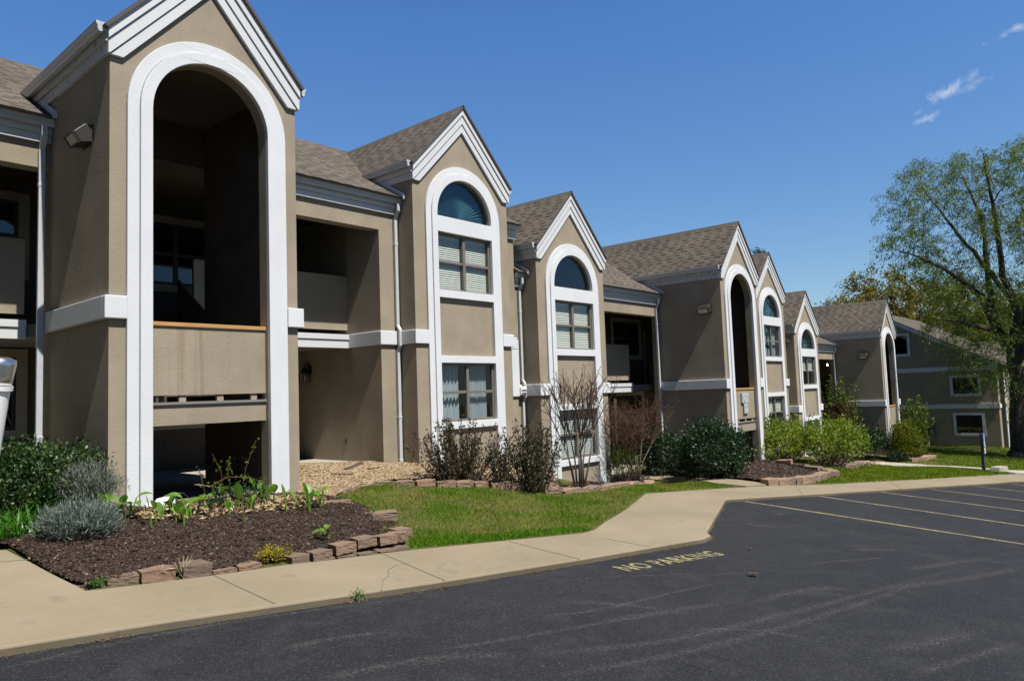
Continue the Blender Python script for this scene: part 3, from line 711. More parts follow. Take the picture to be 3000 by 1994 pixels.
# ------------------------------------------------------------------ ground geometry
def inpoly(px, py, poly):
    px = np.asarray(px); py = np.asarray(py); r_ = np.zeros(px.shape, bool); n = len(poly)
    for i in range(n):
        x0, y0 = poly[i]; x1, y1 = poly[(i+1) % n]
        c = ((y0 > py) != (y1 > py)) & (px < (x1-x0)*(py-y0)/((y1-y0) if y1 != y0 else 1e-9)+x0)
        r_ ^= c
    return r_
KERB = [(-60, 1.0), (-12, -3.1), (-3.44, -4.2), (-2.52, -4.29), (-.16, -4.62), (1.63, -4.81), (4.1, -5.02), (4.4, -4.96), (4.6, -4.8), (8.23, -3.36), (8.5, -3.3), (14.07, -4.46), (23.09, -6.27), (30, -7.6), (60, -13.4)]
KX = [p[0] for p in KERB]; KY = [p[1] for p in KERB]
INNER = [(-60, 3.0), (-12, -.9), (-2.73, -1.3), (-2.675, -1.32), (-2.646, -2.57), (-2.62, -3.19), (-2.22, -3.24), (-1.66, -3.29), (-.9, -3.3), (-.43, -3.37), (.454, -3.445), (2.06, -3.72), (2.95, -3.89), (3.3, -3.84), (3.94, -3.56), (5.37, -3.01), (7.6, -2.03), (9.17, -2.225), (10.97, -2.5), (12, -2.69), (14.03, -3.31), (20, -4.42), (26.3, -5.55), (30, -6.2), (60, -11.9)]
xs = np.concatenate([[-400, -250, -150, -100, -70, -50, -35, -25, -18, -13], np.arange(-10, 30, .25), np.arange(30, 62, .6), [65, 70, 80, 100, 140, 200, 300, 420]])
ys = np.concatenate([[-400, -250, -150, -100, -65, -45, -30, -20, -14], np.arange(-10, 6, .25), np.arange(6, 14, 1.0), [16, 20, 26, 34, 45, 60, 90, 130, 200, 300, 420]])
X, Y = np.meshgrid(xs, ys)
Z = T(X, Y)
yc = np.interp(X, KX, KY)
lot = (Y < yc+.45) & (X > -61) & (X < 61) & (Y > -62)
Z = np.where(lot, G(X, Y)-.1, Z)
sd_ = np.interp(X, [p[0] for p in INNER], [p[1] for p in INNER])
Z = np.where((Y < sd_-.12) & (np.abs(X) < 60), np.minimum(Z, G(X, Y)+.06), Z)
for ox, oy, oz in (OFFA, OFFB, OFFC):
    ins_ = (np.abs(X-ox) < 8.4) & (Y-oy > 2.45) & (Y-oy < 10.2) | (np.abs(X-ox) < 1.2) & (Y-oy > .3) & (Y-oy < 3)
    Z = np.where(ins_, np.minimum(Z, oz-3.3), Z)
nx, ny = len(xs), len(ys)
idx = np.arange(nx*ny).reshape(ny, nx)
quads = np.stack([idx[:-1, :-1], idx[:-1, 1:], idx[1:, 1:], idx[1:, :-1]], -1).reshape(-1, 4)
def mesh_np(name, V, F, mat, parent=None, smooth=False, kind=None):
    """V (n,3), F (m,k) arrays"""
    me = bpy.data.meshes.new(name); V = np.asarray(V, np.float32); F = np.asarray(F, np.int32); k = F.shape[1]
    me.vertices.add(len(V)); me.vertices.foreach_set('co', V.ravel())
    me.loops.add(F.size); me.loops.foreach_set('vertex_index', F.ravel())
    me.polygons.add(len(F)); me.polygons.foreach_set('loop_start', np.arange(len(F), dtype=np.int32)*k)
    try: me.polygons.foreach_set('loop_total', np.full(len(F), k, np.int32))
    except Exception: pass
    mats = mat if isinstance(mat, (list, tuple)) else [mat]
    for q in mats: me.materials.append(MATS[q])
    me.update(calc_edges=True); me.validate()
    if smooth: me.polygons.foreach_set('use_smooth', [True]*len(me.polygons))
    o = bpy.data.objects.new(name, me); COL.objects.link(o)
    if parent: o.parent = parent
    if kind: o['kind'] = kind
    return o
mesh_np('ground', np.stack([X.ravel(), Y.ravel(), Z.ravel()], 1), quads, 'soil', kind='structure')
asph = [(x, y+.03) for x, y in KERB]+[(60, -60), (-60, -60)]
ap = MB().prism(asph, [], lambda x, y, t: (x, y, GA(x, y)+t), -.12, 0)
lotob = ap.build('parking_lot', 'asphalt'); tag(lotob, kind='structure')
sw = MB().prism(KERB+list(reversed(INNER)), [], lambda x, y, t: (x, y, G(x, y)+t), -.25, .128)
walk = sw.build('sidewalk', 'concrete', bev=.015); tag(walk, kind='structure')
kb = MB(); k0 = [(x, y-.012) for x, y in KERB]
kb.prism(k0[1:-1]+[(x, y+.012) for x, y in reversed(KERB[1:-1])], [], lambda x, y, t: (x, y, G(x, y)+t), -.2, .112)
kb.build('kerb_face', 'kerb_concrete', walk)
def ribbon(name, pts, wdt, dz, mat, parent, uv=False, zf=None):
    """flat strip on the ground following xy points"""
    pts = [np.array(p[:2], float) for p in pts]; V = []; F = []; n = len(pts); zf = zf or GA
    for i, p in enumerate(pts):
        d = pts[min(i+1, n-1)]-pts[max(i-1, 0)]; d /= np.linalg.norm(d)+1e-9; nn = np.array([-d[1], d[0]])
        ww = wdt[i] if isinstance(wdt, (list, tuple)) else wdt
        for s in (-1, 1):
            q = p+nn*s*ww/2; V.append((q[0], q[1], float(zf(q[0], q[1]))+dz))
    F = [(2*i, 2*i+2, 2*i+3, 2*i+1) for i in range(n-1)]
    me = bpy.data.meshes.new(name); me.from_pydata(V, [], F); me.update(); me.materials.append(MATS[mat])
    if uv:
        ul = me.uv_layers.new(name='UVMap')
        for lp in me.loops: ul.data[lp.index].uv = ((lp.vertex_index//2)/(n-1), lp.vertex_index % 2)
    o = bpy.data.objects.new(name, me); COL.objects.link(o)
    if parent: o.parent = parent
    return o
def pxp(l, dz=.07): return [on_plane(u, v, dz)[:2] for u, v in l]
for a, c in (((623, 1683), (806, 1768)), ((1122, 1622), (1302, 1699)), ((1490, 1585), (1697, 1637)), ((1775, 1577), (1904, 1601)), ((0, 1645), (90, 1638)), ((2330, 1422), (2352, 1448)), ((2610, 1412), (2640, 1431))):
    ribbon('joint', pxp([a, c], .128), .012, .061, 'joint_dirt', walk)
# hairline crack near the bed
ribbon('crack', pxp([(1118, 1727), (1122, 1700), (1140, 1685), (1136, 1670), (1160, 1655), (1200, 1650)], .128), .006, .061, 'joint_dirt', walk)
# painted stall lines
LS = [((2184.4, 1468.8), (2962, 1588)), ((2402.7, 1453.6), (3000, 1539.6)), ((2578.6, 1440.8), (3000, 1497)), ((2728.3, 1432.8), (3000, 1466)), ((2852, 1424), (3000, 1440.5)), ((2964.4, 1417.5), (3000, 1421.5))]
for i, (a, c) in enumerate(LS):
    p, q = on_plane(*a)[:2], on_plane(*c)[:2]
    d = (q-p)/np.linalg.norm(q-p); q = p+d*5.5
    ribbon('painted_line', [p+(q-p)*k/12 for k in range(13)], .10, .005, 'yellow_paint', lotob)
# NO PARKING
tc = bpy.data.curves.new('no_parking_text', 'FONT'); tc.body = 'NO PARKING'; tc.size = 1.0; tc.space_character = 1.1; tc.offset = .022
to = bpy.data.objects.new('no_parking_text', tc); COL.objects.link(to)
bpy.context.view_layer.update()
me = bpy.data.meshes.new_from_object(to.evaluated_get(bpy.context.evaluated_depsgraph_get()))
bpy.data.objects.remove(to); bpy.data.curves.remove(tc)
co = np.array([vv_.co for vv_ in me.vertices]); x0, x1 = co[:, 0].min(), co[:, 0].max(); hgt = co[:, 1].max()
p0, p1, p2 = on_plane(1843, 1673), on_plane(2124, 1624), on_plane(1790, 1660)
for vv_ in me.vertices:
    q = p0+(p1-p0)*((vv_.co.x-x0)/(x1-x0))+(p2-p0)*1.0*(vv_.co.y/hgt)
    vv_.co = (q[0], q[1], GA(q[0], q[1])+.005)
me.materials.clear(); me.materials.append(MATS['yellow_paint'])
o = bpy.data.objects.new('painted_lettering', me); COL.objects.link(o); o.parent = lotob
# tyre scuffs and worn arcs (polylines of the photo projected on the asphalt)
Z3 = lambda l: [(1200+x/1.3106, 1350+y/1.3106) for x, y in l]
Z2 = lambda l: [(x/1.8146, 1350+y/1.8146) for x, y in l]
def smoothpts(pp, n=24):
    pp = np.array(pp); tt = np.linspace(0, 1, len(pp)); s = np.linspace(0, 1, n)
    o_ = []
    for k in range(2):
        cf = np.polyfit(tt, pp[:, k], min(3, len(pp)-1)); o_.append(np.polyval(cf, s))
    return list(zip(*o_))
SC_ = [(Z3([(80, 725), (300, 700), (600, 640), (900, 600), (1120, 575)]), .10, 'pale_scuff'), (Z3([(430, 590), (700, 575), (950, 520), (1230, 460)]), .09, 'pale_scuff'),
 (Z3([(400, 750), (700, 740), (1000, 690), (1300, 600), (1700, 540), (2230, 375)]), .14, 'pale_scuff'), (Z3([(500, 830), (900, 770), (1300, 670), (1700, 560), (2060, 430)]), .14, 'pale_scuff'),
 (Z3([(560, 540), (800, 550), (980, 572)]), .16, 'pale_scuff'), (Z3([(1900, 835), (2050, 785), (2200, 740), (2359, 690)]), .14, 'pale_scuff'),
 (Z3([(1040, 655), (1300, 650), (1580, 690)]), .10, 'pale_scuff'), (Z3([(1700, 345), (1780, 340), (1900, 345)]), .25, 'pale_scuff'), (Z3([(1800, 500), (2000, 470), (2200, 440), (2359, 400)]), .2, 'pale_scuff'), (Z3([(700, 620), (1000, 575), (1250, 540)]), .12, 'pale_scuff'), (Z3([(1500, 400), (1700, 380), (1850, 372)]), .12, 'pale_scuff'), (Z3([(1100, 440), (1200, 436), (1310, 425)]), .06, 'pale_scuff'), (Z3([(1380, 215), (1420, 205), (1450, 200)]), .12, 'pale_scuff'), (Z3([(1800, 720), (2000, 700), (2200, 640)]), .3, 'pale_scuff'), (Z2([(1500, 1000), (1750, 950), (2100, 900)]), .12, 'pale_scuff'), (Z3([(1290, 235), (1340, 250), (1420, 250)]), .3, 'pale_scuff'),
 (Z3([(430, 470), (700, 450), (900, 440), (1200, 430)]), .05, 'pale_scuff'), (Z2([(0, 1105), (300, 1040), (900, 910), (1500, 820), (2359, 715)]), .10, 'pale_scuff'), (Z2([(0, 1060), (500, 960), (1300, 830), (2359, 690)]), .05, 'pale_scuff'),
 (Z2([(1480, 1140), (1640, 1050), (1780, 990), (1940, 965)]), .018, 'pale_scuff'), (Z2([(1700, 1165), (2000, 1100), (2359, 1040)]), .16, 'pale_scuff'),
 (Z3([(1040, 770), (1100, 790), (1180, 815)]), .03, 'dark_scuff'),
 (Z3([(1320, 545), (1500, 500), (1680, 490)]), .2, 'pale_scuff'), (Z3([(1900, 420), (2060, 395), (2240, 372)]), .2, 'pale_scuff'), (Z3([(20, 780), (200, 750), (420, 745)]), .2, 'pale_scuff')]
for i, (l, wd, mt) in enumerate(SC_):
    ribbon('tyre_scuff', smoothpts(pxp(l)), wd, .0022+.0001*i, mt, lotob, uv=True)
# paths on the lawn
def sheet(name, poly, step, zf, mat, kind='structure', bumpy=0.0, extra=None, parent=None, thick=None):
    poly = [tuple(p[:2]) for p in poly]
    if thick is not None:                                     # clean outline slab following the terrain
        n = []
        for i in range(len(poly)):
            a, c = np.array(poly[i]), np.array(poly[(i+1) % len(poly)]); k = max(1, int(np.linalg.norm(c-a)/.5))
            n += [tuple(a+(c-a)*j/k) for j in range(k)]
        return tag(MB().prism(n, [], lambda x, y, t: (x, y, float(zf(x, y))+t), -thick, 0).build(name, mat, parent), kind=kind)
    px_ = np.array(poly); x0, y0 = px_.min(0); x1, y1 = px_.max(0)
    gx = np.arange(x0, x1+step, step); gy = np.arange(y0, y1+step, step); A, B_ = np.meshgrid(gx, gy)
    ins = inpoly(A, B_, poly); Zz = zf(A, B_)
    if bumpy: Zz = Zz+RNG.normal(0, bumpy, A.shape)
    id_ = np.arange(A.size).reshape(A.shape)
    ok = ins[:-1, :-1] & ins[:-1, 1:] & ins[1:, 1:] & ins[1:, :-1]
    F = np.stack([id_[:-1, :-1], id_[:-1, 1:], id_[1:, 1:], id_[1:, :-1]], -1)[ok]
    V = np.stack([A.ravel(), B_.ravel(), np.asarray(Zz).ravel()], 1)
    if extra is not None:
        V2, F2 = extra; F = np.concatenate([F, F2+len(V)]); V = np.concatenate([V, V2])
        mi = np.concatenate([np.zeros(int(ok.sum()), np.int32), np.ones(len(F2), np.int32)])
    o = mesh_np(name, V, F, mat, parent, kind=kind)
    if extra is not None and len(o.data.polygons) == len(mi): o.data.polygons.foreach_set('material_index', mi)
    return o
pt_ = lambda l: [on_t(u, v)[:2] for u, v in l]
Tz = lambda d: (lambda x, y: T(x, y)+d)
sheet('footpath', pt_([(2188, 1427.5), (2090, 1418), (2000, 1410), (1909, 1406), (1860, 1402), (1850, 1392), (1909, 1393), (2000, 1398), (2127, 1405.5), (2254, 1421.5)]), .2, Tz(.035), 'concrete', thick=.15)
sheet('footpath', [(OFFB[0]-1.2, -.9), (OFFB[0]+.2, -.75), (OFFB[0]+1.3, .1), (OFFB[0]+1.3, 5), (OFFB[0]-1.2, 5)], .2, lambda x, y: -4.045, 'concrete', thick=.2)
sheet('footpath', pt_([(2502, 1351), (2593.5, 1354.4), (2700, 1361), (2805.4, 1367), (2900, 1374), (2949.6, 1378.5), (3010, 1380), (3010, 1390), (2975, 1387.5), (2900, 1377), (2805, 1371), (2700, 1366), (2585, 1361.6), (2500, 1358)]), .2, Tz(.035), 'concrete_pale', thick=.15)
sheet('entry_floor', [(-1.09, -.5), (-.4, -.38), (.4, -.27), (1.09, -.10), (1.09, .62), (-1.09, .62)], .2, lambda x, y: -2.862, 'concrete', thick=.3)

# scattered small pieces ------------------------------------------------
def scatter(poly, n, rng=RNG):
    poly = [tuple(p[:2]) for p in poly]; a = np.array(poly); lo, hi = a.min(0), a.max(0); P_ = np.zeros((0, 2))
    while len(P_) < n:
        q = rng.uniform(lo, hi, (n*2, 2)); P_ = np.concatenate([P_, q[inpoly(q[:, 0], q[:, 1], poly)]])
    return P_[:n]
def rand_dirs(n, up=0.0, rng=RNG):
    d = rng.normal(0, 1, (n, 3)); d[:, 2] += up; return d/np.linalg.norm(d, axis=1, keepdims=True)
def leaf_quads(P_, D, Nn, L, Wd):
    """rhombic leaves: base P, axis D, face normal N, length L, width Wd"""
    S = np.cross(D, Nn); S /= np.linalg.norm(S, axis=1, keepdims=True)+1e-9
    L = np.asarray(L).reshape(-1, 1); Wd = np.asarray(Wd).reshape(-1, 1)
    V = np.stack([P_, P_+D*L*.5+S*Wd*.5, P_+D*L, P_+D*L*.5-S*Wd*.5], 1).reshape(-1, 3)
    return V, np.arange(len(P_)*4).reshape(-1, 4)
def chips(poly, n, zf, L0, L1, ar=.3, flat=2.2, lift=.006):
    P_ = scatter(poly, n); z = zf(P_[:, 0], P_[:, 1]); D = rand_dirs(n); D[:, 2] *= .35; D /= np.linalg.norm(D, axis=1, keepdims=True)
    L = RNG.uniform(L0, L1, n); Nn = rand_dirs(n, flat)
    return leaf_quads(np.column_stack([P_, z+RNG.uniform(0, lift*3, n)])-D*L[:, None]*.5, D, Nn, L, L*ar*RNG.uniform(.6, 1.5, n))
def pebbles(poly, n, zf, r0, r1):
    P_ = scatter(poly, n); z = zf(P_[:, 0], P_[:, 1]); r_ = RNG.uniform(r0, r1, n)
    o8 = np.array([(x_, y_, z_) for z_ in (-.6, .6) for x_, y_ in ((-1, -1), (1, -1), (1, 1), (-1, 1))], float)*.75
    V = np.einsum('ij,n->nij', o8, r_)*RNG.uniform(.6, 1.25, (n, 8, 3))
    a = RNG.uniform(0, 6.28, n); c, s = np.cos(a), np.sin(a)
    V = np.stack([V[..., 0]*c[:, None]-V[..., 1]*s[:, None], V[..., 0]*s[:, None]+V[..., 1]*c[:, None], V[..., 2]], -1)
    V += np.column_stack([P_, z+r_*.3])[:, None, :]
    f6 = np.array([(3, 2, 1, 0), (4, 5, 6, 7), (0, 1, 5, 4), (1, 2, 6, 5), (2, 3, 7, 6), (3, 0, 4, 7)])
    return V.reshape(-1, 3), (f6[None]+np.arange(n)[:, None, None]*8).reshape(-1, 4)
def blades(poly, n, zf, h0, h1, w0):
    P_ = scatter(poly, n); z = zf(P_[:, 0], P_[:, 1]); h = RNG.uniform(h0, h1, n)
    D = rand_dirs(n, 1.6); S = np.cross(D, rand_dirs(n)); S /= np.linalg.norm(S, axis=1, keepdims=True)
    B0 = np.column_stack([P_, z-.005]); wv = (w0*RNG.uniform(.7, 1.3, n))[:, None]
    V = np.stack([B0-S*wv, B0+S*wv, B0+D*h[:, None]], 1).reshape(-1, 3)
    return V, np.arange(n*3).reshape(-1, 3)
MULCH = pt_([(16, 1611), (160, 1688), (250, 1732), (330, 1716), (420, 1703), (623, 1680), (850, 1645), (986, 1630), (1190, 1598), (1188, 1556), (1120, 1520), (1040, 1480), (960, 1460), (905, 1452), (877, 1449), (800, 1452), (620, 1472), (450, 1494), (366, 1493)])+[(-1.2, -.02), (-1.35, .1), (-1.34, 1.5), (-3.2, 1.5), (-3.4, -1.25)]
mz = lambda x, y: T(x, y)+.045+.02*np.sin(np.asarray(x)*3.1)*np.cos(np.asarray(y)*2.7)
sheet('mulch_bed', MULCH, .05, mz, ['mulch_base', 'mulch_chip'], 'stuff', .008, chips(MULCH, 64000, mz, .010, .046, .30, 1.5))
MULB = pt_([(1900, 1391), (2000, 1396), (2127, 1403), (2254, 1419), (2330, 1414), (2400, 1408), (2428, 1402), (2418, 1392), (2360, 1380), (2330, 1368), (2270, 1358), (2235, 1352), (2165, 1368), (2100, 1360), (1930, 1365)])
sheet('mulch_bed', MULB, .1, lambda x, y: T(x, y)+.07, ['mulch_base', 'mulch_chip'], 'stuff', .015, chips(MULB, 9000, lambda x, y: T(x, y)+.07, .03, .11))
MUL3 = pt_([(1600, 1432), (1700, 1440), (1800, 1428), (1910, 1410), (1900, 1396), (1800, 1398), (1790, 1412), (1650, 1430)])
sheet('mulch_bed', MUL3, .08, lambda x, y: T(x, y)+.04, ['mulch_base', 'mulch_chip'], 'stuff', .01, chips(MUL3, 3000, lambda x, y: T(x, y)+.04, .03, .1))
MUL4 = pt_([(2602, 1342), (2640, 1350), (2690, 1348), (2744, 1343), (2730, 1332), (2690, 1330), (2640, 1336), (2612, 1334)])
sheet('mulch_bed', MUL4, .1, lambda x, y: T(x, y)+.05, ['mulch_base', 'mulch_chip'], 'stuff', .01, chips(MUL4, 2500, lambda x, y: T(x, y)+.05, .03, .12))
GRAV = pt_([(878, 1449), (930, 1452), (975, 1461), (1010, 1440), (1060, 1424), (1150, 1409), (1260, 1407), (1400, 1409), (1500, 1425), (1590, 1436), (1640, 1440)])+[(8.4, .9), (8.5, 1.66), (5.13, 1.66), (5.12, 2.2), (4.66, 2.2), (4.64, 2.62), (1.33, 2.62), (1.33, .2)]
gz = lambda x, y: T(x, y)+.03
sheet('gravel_bed', GRAV, .07, gz, ['gravel_base', 'pebble'], 'stuff', .008, pebbles(GRAV, 42000, gz, .009, .026))
LAWN1 = pt_([(1201, 1604), (1370, 1591), (1543, 1572), (1726, 1553), (1768, 1526), (1833, 1488), (1890, 1442), (2031, 1433.5), (2176, 1425), (2090, 1417), (1909, 1406), (1850, 1418), (1780, 1436), (1640, 1448), (1590, 1442), (1500, 1431), (1400, 1415), (1260, 1412), (1150, 1415), (1060, 1430), (1005, 1448), (975, 1464), (1050, 1490), (1120, 1522), (1190, 1556), (1205, 1585)])
def grass(poly, n1, n2, h0, h1, wd):
    V1, F1 = blades(poly, n1, T, h0, h1, wd); P2 = []
    o = mesh_np('grass', V1, F1, 'grass_blade', kind='stuff')
    if n2:                                                    # lush patches
        V2, F2 = blades(poly, n2*3, T, h0*1.2, h1*1.35, wd*1.2)
        c = V2.reshape(-1, 3, 3)[:, 0, :2]; m_ = (np.sin(c[:, 0]*2.3+1.7)*np.sin(c[:, 1]*2.9+.6)+.5*np.sin(c[:, 0]*5.1)*np.cos(c[:, 1]*4.3)+RNG.normal(0, .25, len(c))) > .38
        V2 = V2.reshape(-1, 3, 3)[m_].reshape(-1, 3); mesh_np('grass', V2, np.arange(len(V2)).reshape(-1, 3), 'grass_lush', kind='stuff')
grass(LAWN1, 52000, 14000, .02, .062, .0045)
def dead_patches(poly, n, h0, h1, wd, thr):
    V2, F2 = blades(poly, n, T, h0, h1, wd); c = V2.reshape(-1, 3, 3)[:, 0, :2]
    m_ = (np.sin(c[:, 0]*3.7+.4)*np.cos(c[:, 1]*4.6+1.1)+.6*np.sin(c[:, 0]*9.3)*np.sin(c[:, 1]*8.1+2)+RNG.normal(0, .25, len(c))) > thr
    V2 = V2.reshape(-1, 3, 3)[m_].reshape(-1, 3); mesh_np('dry_grass', V2, np.arange(len(V2)).reshape(-1, 3), 'dead_blade', kind='stuff')
island('dead_blade', [(0, (.10, .065, .025)), (.5, (.20, .14, .06)), (1, (.34, .26, .14))], .95, .15, .08)
dead_patches(LAWN1, 26000, .02, .06, .005, .55)
FRONTEDGE = pt_([(1195, 1606), (1205, 1580), (1400, 1568), (1700, 1545), (1730, 1555), (1543, 1574), (1370, 1592)])
V_, F_ = blades(FRONTEDGE, 5000, T, .03, .075, .005); mesh_np('grass', V_, F_, 'grass_lush', kind='stuff')
LAWN2 = pt_([(2256, 1420), (2424, 1415), (2600, 1407), (2800, 1396), (2964, 1386.5), (2900, 1378.5), (2805, 1372), (2700, 1367.5), (2585, 1363), (2500, 1372), (2440, 1370), (2360, 1365), (2290, 1350), (2260, 1346), (2330, 1366), (2420, 1385), (2432, 1402), (2330, 1416)])
grass(LAWN2, 42000, 9000, .025, .08, .010)
LAWN3 = pt_([(2590, 1352), (2805, 1366), (2950, 1377.5), (3020, 1380), (3200, 1392), (3200, 1330), (3000, 1312), (2730, 1306), (2690, 1325), (2744, 1345), (2690, 1350)])
grass(LAWN3, 40000, 9000, .03, .09, .014)
# ragged weeds and debris at the kerb
KL = []
for i in range(2, len(KERB)-3):
    a, c = np.array(KERB[i]), np.array(KERB[i+1]); n = int(np.linalg.norm(c-a)*330); s = RNG.uniform(0, 1, n)
    dn = np.array([c[1]-a[1], -(c[0]-a[0])]); dn /= np.linalg.norm(dn)
    clump = (np.sin(s*np.linalg.norm(c-a)*2.2+i)+np.sin(s*np.linalg.norm(c-a)*5.7+i*2)+RNG.normal(0, .9, n)) > .5
    KL.append((a+(c-a)*s[:, None]+dn*np.abs(RNG.normal(.015, .03, n))[:, None])[clump])
KL = np.concatenate(KL); n = len(KL); D = rand_dirs(n); D[:, 2] *= .3
V_, F_ = leaf_quads(np.column_stack([KL, GA(KL[:, 0], KL[:, 1])+.004+RNG.uniform(0, .008, n)]), D, rand_dirs(n, 2.5), RNG.uniform(.006, .028, n), RNG.uniform(.004, .012, n))
mesh_np('leaf_litter', V_, F_, 'kerb_litter', kind='stuff')

# ------------------------------------------------------------------ retaining blocks, each a thing
def block_mesh(seed):
    r_ = random.Random(seed); bm = bmesh.new(); bmesh.ops.create_cube(bm, size=1)
    bmesh.ops.subdivide_edges(bm, edges=bm.edges[:], cuts=5, use_grid_fill=True)
    for vv_ in bm.verts:
        x, y, z = vv_.co; tap = 1-.22*(y+.5)
        vv_.co = Vector((x*tap, y, z+.5))
        if y < -.45: vv_.co += Vector((r_.uniform(-.015, .015), -r_.uniform(0, .05)-.05*(1-(2*abs(x))**2)*.4, r_.uniform(-.02, .02)))
        else: vv_.co += Vector((r_.uniform(-.008, .008), r_.uniform(-.008, .008), r_.uniform(-.012, .012)))
    me = bpy.data.meshes.new('retaining_block'); bm.to_mesh(me); bm.free(); me.materials.append(MATS['block_stone']); return me
BLK = [block_mesh(i) for i in range(5)]
def blockrow(px, n, label, group, size=(.29, .2, .13), lift=0.0, jit=.02, face=None):
    P_ = np.array([on_t(u, v)[:2] for u, v in px]); seg = np.r_[0, np.cumsum(np.linalg.norm(np.diff(P_, axis=0), axis=1))]
    if n is None: n = max(1, int(round(seg[-1]/(size[0]*1.02))))
    for i in range(n):
        s = seg[-1]*(i+.5)/n; x, y = np.interp(s, seg, P_[:, 0]), np.interp(s, seg, P_[:, 1])
        s2 = min(seg[-1], s+.05); s1 = max(0, s-.05)
        d = np.array([np.interp(s2, seg, P_[:, 0])-np.interp(s1, seg, P_[:, 0]), np.interp(s2, seg, P_[:, 1])-np.interp(s1, seg, P_[:, 1])])
        a = math.atan2(d[1], d[0])
        if face == 'flip': a += PI
        o = bpy.data.objects.new('retaining_block', BLK[random.randrange(5)]); COL.objects.link(o)
        nrm = np.array([-math.sin(a), math.cos(a)])
        x += nrm[0]*size[1]*.5+random.gauss(0, jit*.5); y += nrm[1]*size[1]*.5+random.gauss(0, jit*.5)
        o.location = (x, y, float(T(x, y))+lift-.02+random.gauss(0, jit*.5)); o.rotation_euler = (random.gauss(0, .03), random.gauss(0, .04)-.05, a+random.gauss(0, .07))
        o.scale = (size[0]*random.uniform(.93, 1.03), size[1], size[2]*.85*random.uniform(.9, 1.08))
        tag(o, label, 'retaining block', group)
def oneblock(u, v, a, label, size=(.3, .2, .13), lift=0.0, group=None):
    p = on_t(u, v); o = bpy.data.objects.new('retaining_block', BLK[random.randrange(5)]); COL.objects.link(o)
    nrm = (-math.sin(a), math.cos(a)); o.location = (p[0]+nrm[0]*size[1]*.5, p[1]+nrm[1]*size[1]*.5, p[2]+lift-.015); o.rotation_euler = (random.gauss(0, .03), random.gauss(0, .03), a); o.scale = (size[0], size[1], size[2]*.74)
    tag(o, label, 'retaining block', group)
z2 = lambda x, y: (x/1.8146, 1350+y/1.8146)
ra = -.06
GF = 'stone edging of the front mulch bed'
oneblock(*z2(495, 668), ra-.05, 'half-sunk low edging block at the left end of the front mulch bed', (.27, .16, .07), -.01, GF)
oneblock(*z2(672, 655), ra, 'long low edging block second from the left in front of the mulch bed', (.29, .16, .125), -.015, GF)
oneblock(*z2(846, 645), ra, 'tall edging block beside a tuft of dead grass, left of that tuft', (.27, .2, .165), 0, GF)
oneblock(*z2(1050, 618), ra-.02, 'tallest edging block, standing right of the tuft of dead grass', (.25, .2, .175), 0, GF)
oneblock(*z2(1197, 598), ra, 'low edging block right of the tallest block, sunk in the mulch', (.22, .16, .085), -.01, GF)
oneblock(*z2(1332, 580), ra, 'low edging block just left of the yellow flowering clump', (.22, .16, .105), -.01, GF)
oneblock(*z2(1600, 545), ra+.12, 'sloping edging block just right of the yellow flowering clump', (.20, .17, .14), -.01, GF)
oneblock(*z2(1718, 530), ra+.03, 'edging block second to the right of the yellow flowering clump', (.22, .18, .145), 0, GF)
for k, (x, y) in enumerate(((1725, 528), (1845, 515), (1955, 500), (2065, 485), (2140, 470))):
    oneblock(*z2(x, y), ra-.02+.04*k, 'lower course edging block peeping out under the top blocks at the bed corner', (.22, .17, .10), -.035, 'lower course of the bed corner')
oneblock(*z2(1843, 512), ra, 'first of the big top blocks rising toward the right corner of the front bed', (.24, .2, .13), .055, GF)
oneblock(*z2(1955, 488), ra-.02, 'highest top block of the right corner of the front bed', (.235, .2, .13), .075, GF)
oneblock(*z2(2068, 470), ra-.03, 'top block next to the rounded right corner of the front bed', (.225, .2, .13), .065, GF)
oneblock(*z2(2150, 445), ra+.6, 'corner block that turns the right end of the front bed', (.22, .2, .13), .06, GF)
oneblock(*z2(2160, 392), ra+1.45, 'flat block behind the corner block of the front bed, next to grass', (.26, .2, .12), .02, GF)
oneblock(*z2(2050, 335), 2.45+PI, 'raised edging block with a clean dark end on the lawn side of the bed', (.32, .2, .15), .05, GF)
oneblock(*z2(1925, 295), 2.45+PI, 'sunken flat edging block on the lawn side, left of the raised block', (.3, .2, .07), .01, GF)
oneblock(*z2(1805, 245), 2.5+PI, 'small edging block on the lawn side next to the gravel', (.3, .2, .12), .01, GF)
oneblock(*z2(1745, 212), 2.6+PI, 'edging block beside the right foot of the big arch', (.28, .2, .09), .0, GF)
z4 = lambda x, y: (800+x/2.413, 800+y/2.413)
blockrow([z4(490, 1560), z4(560, 1535), z4(640, 1510), z4(740, 1495), z4(850, 1485)], None, 'flat worn block along the lower edge of the gravel slope', 'flat blocks below the gravel', (.36, .25, .07), .0)
blockrow([z4(860, 1505), z4(1000, 1508), z4(1195, 1512), z4(1400, 1518), z4(1530, 1510)], None, 'weathered block in the low wall between gravel and lawn', 'low wall between gravel and lawn', (.32, .24, .13), .0)
blockrow([z4(1545, 1522), z4(1640, 1530), (1530, 1438), (1560, 1442), (1600, 1444)], None, 'tumbled block below the dark-leaved shrubs at the lawn edge', 'tumbled blocks below the shrubs', (.36, .26, .16), .0, .05)
blockrow([(1600, 1446), (1650, 1446), (1710, 1441), (1750, 1438), (1830, 1427), (1880, 1420), (1918, 1411)], None, 'low flat block edging the bed of the bare crape myrtles', 'edging below the bare shrubs', (.4, .26, .1), .0)
z8 = lambda x, y: (2000+x/2.359, 1050+y/2.359)
blockrow([z8(595, 880), z8(700, 878), z8(800, 872), z8(900, 862), z8(980, 845), z8(1025, 825)], None, 'pink-grey block in the smooth curved wall round the second mulch bed', 'curved wall of the second mulch bed', (.36, .26, .22), .0, .008)
